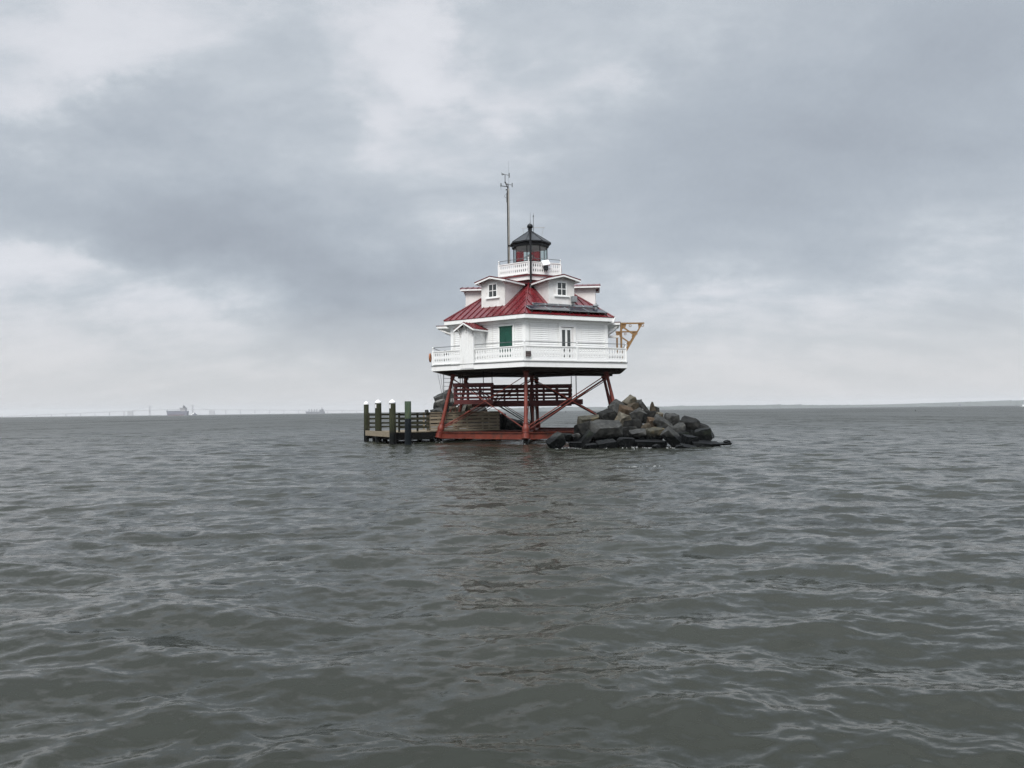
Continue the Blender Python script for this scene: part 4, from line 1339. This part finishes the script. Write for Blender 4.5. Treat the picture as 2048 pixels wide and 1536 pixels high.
# ================================================================== rocks
def rock_mesh(w, h, seed, mname, slab=False):
    rg = random.Random(seed)
    d = (w + h) * 0.5 * rg.uniform(0.75, 1.1)
    if slab: d = w * 0.55
    bm = bmesh.new()
    bmesh.ops.create_cube(bm, size=1.0)
    for v in bm.verts:
        v.co.x = v.co.x * w * rg.uniform(0.78, 1.06)
        v.co.y = v.co.y * d * rg.uniform(0.78, 1.06)
        v.co.z = v.co.z * h * rg.uniform(0.80, 1.06)
    # broken corners and faces
    for q in range(2 if slab else rg.randint(5, 9)):
        n = Vector((rg.uniform(-1, 1), rg.uniform(-1, 1), rg.uniform(-1, 1))).normalized()
        ext = max(v.co.dot(n) for v in bm.verts)
        g = bm.verts[:] + bm.edges[:] + bm.faces[:]
        bmesh.ops.bisect_plane(bm, geom=g, plane_co=n * ext * rg.uniform(0.70, 0.92), plane_no=n, clear_outer=True)
        eb = [e for e in bm.edges if e.is_boundary]
        if eb: bmesh.ops.contextual_create(bm, geom=eb)
    bmesh.ops.recalc_face_normals(bm, faces=bm.faces)
    bmesh.ops.bevel(bm, geom=bm.edges[:], offset=0.014 * min(1.0, min(w, h) / 0.5), segments=1, affect='EDGES', clamp_overlap=True)
    bmesh.ops.triangulate(bm, faces=bm.faces[:])
    bmesh.ops.subdivide_edges(bm, edges=[e for e in bm.edges if e.calc_length() > 0.22 * max(w, h)], cuts=2, use_grid_fill=True)
    bmesh.ops.triangulate(bm, faces=bm.faces[:])
    from mathutils import noise
    bmesh.ops.subdivide_edges(bm, edges=[e for e in bm.edges if e.calc_length() > 0.16 * max(w, h)], cuts=1)
    bmesh.ops.triangulate(bm, faces=bm.faces[:])
    amp = 0.06 * min(w, h, 1.0) ** 0.5
    for v in bm.verts:
        o_ = Vector((seed * 3.1, seed * 1.7, 0))
        q, q2 = v.co * 1.9 + o_, v.co * 7.0 + o_
        v.co += Vector((noise.noise(q), noise.noise(q + Vector((9, 0, 0))), noise.noise(q + Vector((0, 9, 0))))) * amp * 0.8
        v.co += Vector((noise.noise(q2), noise.noise(q2 + Vector((9, 0, 0))), noise.noise(q2 + Vector((0, 9, 0))))) * amp * 0.42
    me = bpy.data.meshes.new('rock')
    bm.to_mesh(me); bm.free()
    me.materials.append(M['rock_' + mname])
    me.polygons.foreach_set('use_smooth', [True] * len(me.polygons))
    me.set_sharp_from_angle(angle=R(26))
    return me


ROCKS = [
(7.11,46.41,2.49,0.74,0.47,28,25,25,'tan','pale tan granite block on the very top of the right rock heap'),
(7.05,45.76,2.13,0.7,0.35,25,10,30,'brown','layered brown stone wedged just under the topmost pale block'),
(7.57,46.49,2.28,0.5,0.53,15,10,-20,'grey','grey stone behind and right of the topmost pale block'),
(7.96,45.88,2.01,1.14,0.22,-55,10,0,'grey','thin grey slab leaning down to the right from the heap top'),
(6.16,45.32,2.06,0.81,0.86,35,5,20,'grey','large grey square block tilted on its corner beside the red leg'),
(6.62,44.89,1.91,0.85,0.46,-20,20,15,'rust','rust stained brown stone resting against the tilted grey block'),
(6.25,43.77,1.41,0.67,0.78,-25,5,30,'tan','pale squared block with a split face below the rust stained stone'),
(7.29,44.4,1.66,0.85,0.7,35,10,-15,'grey','grey squared block tilted right in the middle of the heap'),
(8.28,45.39,1.95,0.36,0.95,5,5,20,'brown','upright pointed tan stone standing like a tooth on the heap'),
(8.57,45.89,1.88,0.35,0.52,0,5,0,'dark','dark block hiding behind the upright pointed stone'),
(8.61,45.13,1.66,0.34,0.31,-10,20,20,'tan','small pale stone right of the upright pointed stone'),
(4.38,43.94,1.42,1.14,0.47,3,20,10,'lichen','flat lichen yellowed block on the left shoulder of the heap'),
(5.46,44.73,1.64,1.02,0.62,8,10,25,'dark','dark grey peaked rock between the left shoulder and the tilted block'),
(5.13,42.45,0.91,1.72,0.89,-4,32,12,'grey','biggest boulder with a broad flat grey top at the front left'),
(3.94,42.8,0.88,0.87,0.76,15,0,25,'dark','dark upright boulder under the lichen yellowed block'),
(7.94,43.78,1.28,0.56,0.47,-5,15,10,'rust','small orange brown block in the centre of the heap'),
(8.51,43.69,1.22,1.05,0.39,-38,20,10,'grey','grey slab sloping down right beside the orange brown block'),
(9.16,44.56,1.43,0.82,0.54,-8,15,20,'grey','rounded grey boulder on the right shoulder of the heap'),
(10.02,43.65,1.12,1.11,0.66,-2,22,-25,'dark','large dark boulder with a pale flat top at the right'),
(9.27,42.89,0.87,0.68,0.49,30,15,15,'grey','grey squared rock leaning left against the large dark boulder'),
(10.47,42.16,0.57,0.91,0.64,15,10,-20,'wet','black rounded boulder at the right end of the heap'),
(10.71,43.53,0.92,0.61,0.33,-20,20,10,'dark','low dark stone above the black rounded boulder'),
(8.63,41.42,0.42,1.31,0.53,-48,25,10,'grey','long grey slab leaning steeply down into the water'),
(9.46,41.36,0.32,0.71,0.5,-10,5,15,'wet','wet dark boulder right of the long leaning slab'),
(7.77,42.28,0.66,0.86,0.62,-3,12,20,'lichen','blocky boulder with pale worn top left of the long leaning slab'),
(6.84,42.18,0.68,0.8,0.29,8,25,0,'grey','flat grey stone in front of the dark hollow of the heap'),
(7.5,43.2,1.01,0.41,0.33,20,10,30,'brown','small tan stone left of the orange brown block'),
(5.93,40.88,0.28,0.96,0.49,-3,5,5,'wet','wet dark green block at the waterline below the biggest boulder'),
(4.92,40.5,0.2,1.03,0.33,6,15,10,'wet','low wet stone at the waterline left of the dark green block'),
(7.33,41.09,0.2,1.72,0.29,-2,5,5,'wet','long low black ledge at the waterline under the heap centre'),
(2.33,41.44,0.33,1.0,0.58,28,25,20,'wetgrey','sloping wet grey rock at the left foot of the heap'),
(2.97,42.26,0.53,0.7,0.43,-10,10,30,'wet','dark green rock behind the sloping wet grey rock'),
(3.46,42.16,0.53,0.45,0.4,20,10,20,'grey','pinkish grey stone low between two dark rocks at left'),
(3.95,41.57,0.44,1.0,0.32,50,10,10,'wet','black slab leaning against the biggest boulder from the left'),
(7.45,40.07,0.01,0.38,0.31,20,10,30,'wet','small wet stone awash in front of the heap'),
(8.6,40.09,0.01,0.46,0.25,5,10,0,'wet','small black stone awash at the foot of the leaning slab'),
(9.15,40.19,-0.0,0.77,0.2,-12,20,10,'wetgrey','flat wet grey stone awash right of the leaning slab'),
(10.21,40.94,0.15,1.35,0.18,-3,10,0,'wet','low dark ledge awash at the far right of the heap'),
(11.14,40.94,0.14,0.88,0.09,2,5,0,'wet','thin dark spit of rock just breaking the water at far right'),
(11.46,41.18,0.2,0.31,0.21,10,10,20,'wet','small dark knob on the end of the rock spit'),
(4.04,40.18,0.11,0.61,0.25,0,10,20,'wet','wet rounded stone awash at the front left of the heap'),
(3.29,40.67,0.2,0.67,0.26,-5,10,10,'wet','black stone awash between the left foot and the heap'),
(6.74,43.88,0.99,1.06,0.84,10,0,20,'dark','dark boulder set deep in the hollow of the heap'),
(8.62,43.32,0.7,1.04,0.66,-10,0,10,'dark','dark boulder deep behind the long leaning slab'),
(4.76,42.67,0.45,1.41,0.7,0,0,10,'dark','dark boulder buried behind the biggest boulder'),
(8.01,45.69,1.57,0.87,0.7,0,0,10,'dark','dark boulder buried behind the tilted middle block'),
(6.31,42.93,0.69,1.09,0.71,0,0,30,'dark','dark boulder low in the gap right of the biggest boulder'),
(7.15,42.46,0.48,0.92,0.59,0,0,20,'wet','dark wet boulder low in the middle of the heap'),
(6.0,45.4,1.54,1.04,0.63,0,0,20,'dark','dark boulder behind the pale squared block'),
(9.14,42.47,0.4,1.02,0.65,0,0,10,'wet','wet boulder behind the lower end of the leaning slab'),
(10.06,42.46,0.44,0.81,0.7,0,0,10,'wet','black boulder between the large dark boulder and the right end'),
(-5.67,64.22,3.18,1.55,0.69,22,15,20,'grey','pointed grey rock jutting left at the top of the left rock heap'),
(-5.0,64.57,3.22,0.74,0.61,0,10,10,'tan','brown stone behind the ladder at the top of the left heap'),
(-5.9,63.13,2.68,0.72,0.6,10,15,20,'pale','pale rounded stone under the jutting pointed rock'),
(-6.05,63.09,2.4,0.76,0.6,-10,10,10,'grey','grey stone at the left edge under the pale rounded stone'),
(-6.13,62.2,2.0,0.95,0.47,10,10,10,'grey','low grey stone at the left foot showing over the railing'),
(-5.24,63.39,2.31,0.97,0.88,0,10,20,'dark','dark stone between red leg and pale rounded stone'),
(-4.79,63.38,2.79,0.6,0.48,5,20,10,'pale','pale flat stone just right of the red leg'),
(-4.73,62.45,2.11,0.87,0.55,0,10,20,'brown','tan stone showing over the railing right of the red leg'),
(-4.02,63.09,2.22,0.72,0.76,10,10,15,'dark','dark rock under the red platform beam'),
(-3.91,62.64,2.34,0.24,0.87,-20,0,0,'pale','slender pale stone standing on edge under the platform'),
(-3.39,63.44,2.33,0.97,0.64,0,10,20,'brown','brown flat topped rock under the red platform'),
(-2.72,62.7,2.04,1.19,0.56,8,15,10,'grey','grey rock with sloping top beside the platform end'),
(-6.81,61.36,2.06,0.2,0.26,0,0,45,'grey','small grey rock tip peeping over the pier railing'),
(-0.77,59.02,1.35,0.52,0.9,5,5,20,'dark','dark rock just beyond the right end of the pier railing'),
(-0.33,59.73,1.11,0.99,0.68,-10,5,20,'wet','black rock beyond the pier end near the water'),
(0.2,59.03,0.96,1.27,0.64,-12,15,10,'grey','grey rounded rock low behind the front red leg'),
(-2.05,61.52,1.41,1.56,1.17,0,0,10,'rust','reddish rock seen between the pier boards'),
(-3.61,61.52,1.43,1.72,1.17,0,0,20,'brown','brown rock hidden low behind the pier railing'),
(-5.01,61.52,1.45,1.56,1.09,0,0,20,'dark','dark rock hidden low behind the red leg'),
(-6.18,61.52,1.46,1.41,0.94,0,0,15,'dark','dark rock hidden low at the left behind the pier'),
(-0.79,59.64,0.66,1.51,0.68,0,0,15,'wet','black rock at the waterline behind the pier end'),
(-2.53,59.64,0.68,1.82,0.83,0,0,15,'wet','black rock at the waterline behind the tan railing'),
]
for i, (x, y, z, w, h, roll, pitch, yaw, m_, lab) in enumerate(ROCKS):
    me = rock_mesh(w * 1.12, h * 1.12, i + 1, m_, slab=min(w, h) / max(w, h) < 0.45)
    o = link('rock', me, None, (x, y, z))
    # turn about the vertical, lean the top towards the viewer's side, then roll
    o.rotation_euler = (Matrix.Rotation(R(-roll), 3, 'Y') @ Matrix.Rotation(R(pitch), 3, 'X') @ Matrix.Rotation(R(yaw), 3, 'Z')).to_euler()
    tag(o, lab, 'rock', 'rocks of the right heap' if i < 51 else 'rocks of the left heap')

# the slender upright tooth of stone gets its point
tooth = [o for o in bpy.data.objects if o.name.startswith('rock') and 'tooth' in o.get('label', '')][0]
zs = [v.co.z for v in tooth.data.vertices]
zm, zx = min(zs), max(zs)
for v in tooth.data.vertices:
    t = (v.co.z - zm) / (zx - zm)
    s = 1.0 if t < 0.45 else 1.0 - 0.72 * ((t - 0.45) / 0.55) ** 1.4
    v.co.x *= s; v.co.y *= s

# churned foam where the water works between the stones and the legs
wm = bpy.data.objects['water'].data
wco = np.empty(len(wm.vertices) * 3, dtype=np.float32); wm.vertices.foreach_get('co', wco); wco = wco.reshape(-1, 3)
sel = (wco[:, 1] > 30) & (wco[:, 1] < 60) & (np.abs(wco[:, 0]) < 16)
wsel = wco[sel]


def sea(x, y):
    i = np.argmin((wsel[:, 0] - x) ** 2 + (wsel[:, 1] - y) ** 2)
    return float(wsel[i, 2])


fb = MB()
rf = random.Random(5)
spots = [(2.6, 41.0, .22), (3.1, 41.2, .18), (3.7, 40.7, .25), (4.6, 40.4, .3), (5.2, 40.3, .2), (6.9, 40.2, .3), (7.3, 40.1, .22), (8.2, 40.3, .25),
         (9.2, 40.6, .3), (10.0, 41.2, .25), (11.2, 41.6, .25), (0.8, 46.9, .2), (-4.8, 50.6, .2), (4.1, 27.0, .22), (4.5, 26.8, .18), (5.0, 27.2, .12), (3.4, 40.5, .2), (6.0, 40.1, .2)]
for (x, y, s) in spots:
    for q in range(6):
        px_, py_ = x + rf.gauss(0, 1) * s, y + rf.gauss(0, 1) * s * 1.2
        rr_ = rf.uniform(0.015, 0.05); n = 7
        z = sea(px_, py_) + 0.012
        ring = [(px_ + rr_ * rf.uniform(.7, 1.9) * math.cos(6.283 * k / n), py_ + rr_ * rf.uniform(.6, 1.1) * math.sin(6.283 * k / n)) for k in range(n)]
        fb.add([(px_, py_, z + 0.025)] + [(a, b, z - 0.012) for a, b in ring], [(0, 1 + k, 1 + (k + 1) % n) for k in range(n)])
fo_ = fb.build('foam', M['foam'])
tag(fo_, kind='stuff')

# ================================================================== far things
def ship_hull(L, B, H, bow_rake, m1, root, boot=None):
    """hull along x, bow at -x; flat sides, raked bow, rounded stern"""
    st = [(-0.5, 0.02), (-0.47, 0.30), (-0.42, 0.70), (-0.34, 0.96), (-0.2, 1.0), (0.30, 1.0), (0.42, 0.94), (0.5, 0.74)]
    vs, fs = [], []
    for (t, w_) in st:
        x = t * L
        sheer = 1.0 + 0.16 * max(0, (-t - 0.34) / 0.16)
        rake = bow_rake * max(0, (-t - 0.4) / 0.1)
        low = max(0, (t - 0.42) / 0.08)
        vs += [(x + rake, -w_ * B / 2 * 0.9, -2.0 + low * 3), (x, -w_ * B / 2, H * sheer), (x, w_ * B / 2, H * sheer), (x + rake, w_ * B / 2 * 0.9, -2.0 + low * 3)]
    n = len(st)
    for i in range(n - 1):
        a, b = i * 4, (i + 1) * 4
        fs += [(a, b, b + 1, a + 1), (a + 1, b + 1, b + 2, a + 2), (a + 2, b + 2, b + 3, a + 3)]
    fs += [(0, 1, 2, 3), tuple(q + (n - 1) * 4 for q in (3, 2, 1, 0))]
    return MB().add(vs, fs).build('hull', m1, root)


bulk = empty('bulk_carrier', (-1524.0, 3500, 0), R(-10))
tag(bulk, 'large dark bulk carrier in ballast with pale stern superstructure, left on the horizon', 'ship', 'ships on the horizon')
ship_hull(108, 19, 19.5, 5, M['ship_dark'], bulk)
MB().box(-38, 40, -9.7, 9.7, -1, 3.2).build('boot_topping', M['ship_red'], bulk)
sup = MB().box(20, 44, -8, 8, 19, 31).build('superstructure', M['ship_white'], bulk)
MB().box(18, 43, -11, 11, 31, 34.5).build('bridge_wing', M['ship_white'], bulk)
MB().box(30, 40, -3.5, 3.5, 34.6, 40).box(33, 38, -2, 2, 40, 43.5).build('funnel', M['ship_grey'], bulk)
MB().bar((31, 0, 34), (31, 0, 48), 1.1, 1.1).bar((29, 0, 45), (33, 0, 45), .8, .8).build('mast', M['ship_grey'], bulk)
MB().bar((-48, 0, 21), (-48, 0, 29), 1.0, 1.0).build('fore_mast', M['ship_white'], bulk)
hc = MB()
for i in range(4): hc.box(-38 + i * 14, -28 + i * 14, -6, 6, 19.4, 21.0)
for i in range(4):
    pass
hc.build('hatch_covers', M['ship_grey'], bulk)

tug = empty('tugboat', (-1428.0, 3460, 0), R(14))
tag(tug, 'small dark tugboat under the stern of the large ship', 'boat')
MB().prism([(-9, -3.2), (6, -3.2), (10, 0), (6, 3.2), (-9, 3.2)], -0.6, 4.6, 1.08).build('hull', M['ship_dark'], tug)
MB().box(-2, 5, -2.4, 2.4, 4.6, 9.5).build('wheelhouse', M['ship_dark'], tug)
MB().bar((1, 0, 9.4), (1, 0, 14), .6, .6).build('mast', M['ship_grey'], tug)
spray = MB().add([(-16, -3, 0.2), (-4, -3, 0.2), (-4, 3, 0.2), (-16, 3, 0.2), (-6, -1, 12), (-3, -1, 12.5), (-3, 1, 12.5), (-6, 1, 12)],
                 [(0, 3, 2, 1), (4, 5, 6, 7), (0, 1, 5, 4), (1, 2, 6, 5), (2, 3, 7, 6), (3, 0, 4, 7)])
so = spray.build('wake_spray', M['boat_white'], tug)  # the tug's white wake, added as a solid block; no second boat

cargo = empty('cargo_ship', (-1666.0, 6500, 0), R(-6))
tag(cargo, 'hazy grey cargo ship with four deck cranes, farther off left of the pier', 'ship', 'ships on the horizon')
ship_hull(168, 26, 17, 8, M['ship_grey'], cargo)
MB().box(42, 72, -11, 11, 17, 33).box(56, 70, -6, 6, 33, 40).build('superstructure', M['ship_grey'], cargo)
MB().bar((60, 0, 39), (60, 0, 56), 2.4, 2.4).build('mast', M['ship_grey'], cargo)
for x in (-52, -30, -6, 16):
    MB().bar((x, 0, 17), (x, 0, 38), 4.4, 4.4).bar((x, 0, 34), (x + 13, 0, 25), 1.8, 1.8).build('deck_crane', M['ship_grey'], cargo)

# long bridge in the haze
br = empty('suspension_bridge', (0, 9000, 0))
tag(br, 'long faint suspension bridge nearly lost in haze behind the ships', 'bridge')


def deck_z(x):
    if x < -4400: return 6 + (x + 6000) / 1600 * 50
    if x < -3400: return 56 + 9 * math.sin((x + 4400) / 1000 * math.pi)
    return max(20, 56 - (x + 3400) / 1500 * 26)


dk = MB()
xs_ = list(range(-6000, -1650, 75))
for a, b in zip(xs_[:-1], xs_[1:]):
    dk.bar((a, 0, deck_z(a)), (b, 0, deck_z(b)), 12, 7.0)
dk.build('bridge_deck', M['concrete'], br)
for x in range(-5900, -1700, 170):
    if -4420 < x < -3560: continue
    MB().box(x - 2, x + 2, -6, 6, -2, deck_z(x) - 3.5).build('pier', M['concrete'], br)
TW = (-4240, -3738)
for x in TW:
    t = MB()
    for yy in (-13, 13): t.bar((x, yy, -2), (x, yy * .7, 116), 6, 6, up=(0, 1, 0))
    for zz_ in (30, 75, 112): t.bar((x, -12, zz_), (x, 12, zz_), 5, 5)
    t.build('tower', M['concrete'], br)
for x in (-4466, -3512):
    MB().box(x - 30, x + 30, -10, 10, -2, 50).build('anchorage', M['concrete'], br)
cb = MB()
for yy in (-9, 9):
    for (xa, za, xb, zb_, sag) in ((-4466, 55, -4240, 116, 8), (-4240, 116, -3738, 116, 52), (-3738, 116, -3512, 55, 8)):
        pts = [(xa + (xb - xa) * t / 14, za + (zb_ - za) * t / 14 - sag * 4 * (t / 14) * (1 - t / 14)) for t in range(15)]
        for (p1, q1), (p2, q2) in zip(pts[:-1], pts[1:]):
            cb.bar((p1, yy, q1), (p2, yy, q2), 1.6, 1.6)
cb.build('main_cable', M['concrete'], br)

# motor yacht entering at the right edge
my = empty('motor_yacht', (603.3, 900, 0), R(4))
tag(my, 'white motor yacht with dark windows cut by the right edge of the photo', 'boat')
vs = []
for (x, w_, zt_) in ((-8, 0.05, 2.5), (-5.5, 1.3, 2.35), (-2, 2.0, 2.1), (8, 2.0, 1.9)):
    vs += [(x + (1.2 if x == -8 else 0), -w_ * .8, -0.4), (x, -w_, zt_), (x, w_, zt_), (x + (1.2 if x == -8 else 0), w_ * .8, -0.4)]
fs = []
for i in range(3):
    a, b = i * 4, i * 4 + 4
    fs += [(a, b, b + 1, a + 1), (a + 1, b + 1, b + 2, a + 2), (a + 2, b + 2, b + 3, a + 3)]
fs += [(0, 1, 2, 3), (15, 14, 13, 12)]
MB().add(vs, fs).build('hull', M['boat_white'], my)
MB().add([(-5, -1.6, 2.2), (7, -1.7, 2.0), (7, 1.7, 2.0), (-5, 1.6, 2.2), (-3, -1.4, 3.3), (6.5, -1.5, 3.3), (6.5, 1.5, 3.3), (-3, 1.4, 3.3)],
         [(0, 3, 2, 1), (4, 5, 6, 7), (0, 1, 5, 4), (1, 2, 6, 5), (2, 3, 7, 6), (3, 0, 4, 7)]).build('cabin_windows', M['black'], my)
MB().box(-3.3, 6.8, -1.7, 1.7, 3.302, 3.9).box(0, 5, -1.3, 1.3, 3.9, 4.5).build('cabin_top', M['boat_white'], my)
MB().add([(-9.5, -2.5, 0.0), (9, -3, 0.0), (9, 3, 0.0), (-9.5, 2.5, 0.0), (-8.0, -2.2, 0.55), (9, -2.6, 0.4), (9, 2.6, 0.4), (-8.0, 2.2, 0.55)],
         [(0, 3, 2, 1), (4, 5, 6, 7), (0, 1, 5, 4), (1, 2, 6, 5), (2, 3, 7, 6), (3, 0, 4, 7)]).build('bow_wave', M['foam'], my)

# dark day beacon far off under the right shore
bk = empty('day_beacon', (2905.0, 5000, 0))
tag(bk, 'tiny dark beacon tower on the water below the right far shore', 'beacon')
MB().prism([(-5, -5), (5, -5), (5, 5), (-5, 5)], -1, 7, 0.8).build('caisson', M['ship_grey'], bk)
MB().box(-4, 4, -4, 4, 7, 13).build('keepers_house', M['ship_dark'], bk)
MB().prism([(-4.6, -4.6), (4.6, -4.6), (4.6, 4.6), (-4.6, 4.6)], 13, 17, 0.4).bar((0, 0, 16), (0, 0, 21), 1.8, 1.8).build('roof', M['ship_dark'], bk)

# two crab pot floats
for (x, y, s, lab) in ((172.2, 329, 1.0, 'small dark float on the open water far right of the rocks'), (53.1, 765, 2.2, 'small dark float seen far off between the front legs')):
    f_ = empty('pot_float', (x, y, 0))
    tag(f_, lab, 'float', 'crab pot floats')
    MB().lathe((0, 0, -0.1 * s), (0, 0, 1), [(0, 0.06 * s), (0.1 * s, 0.2 * s), (0.3 * s, 0.2 * s), (0.4 * s, 0.08 * s)], 10).build('float_body', M['dark_iron'], f_)
    MB().tube((0, 0, 0.25 * s), (0, 0, 0.75 * s), 0.04 * s, n=6).build('stick', M['dark_iron'], f_)
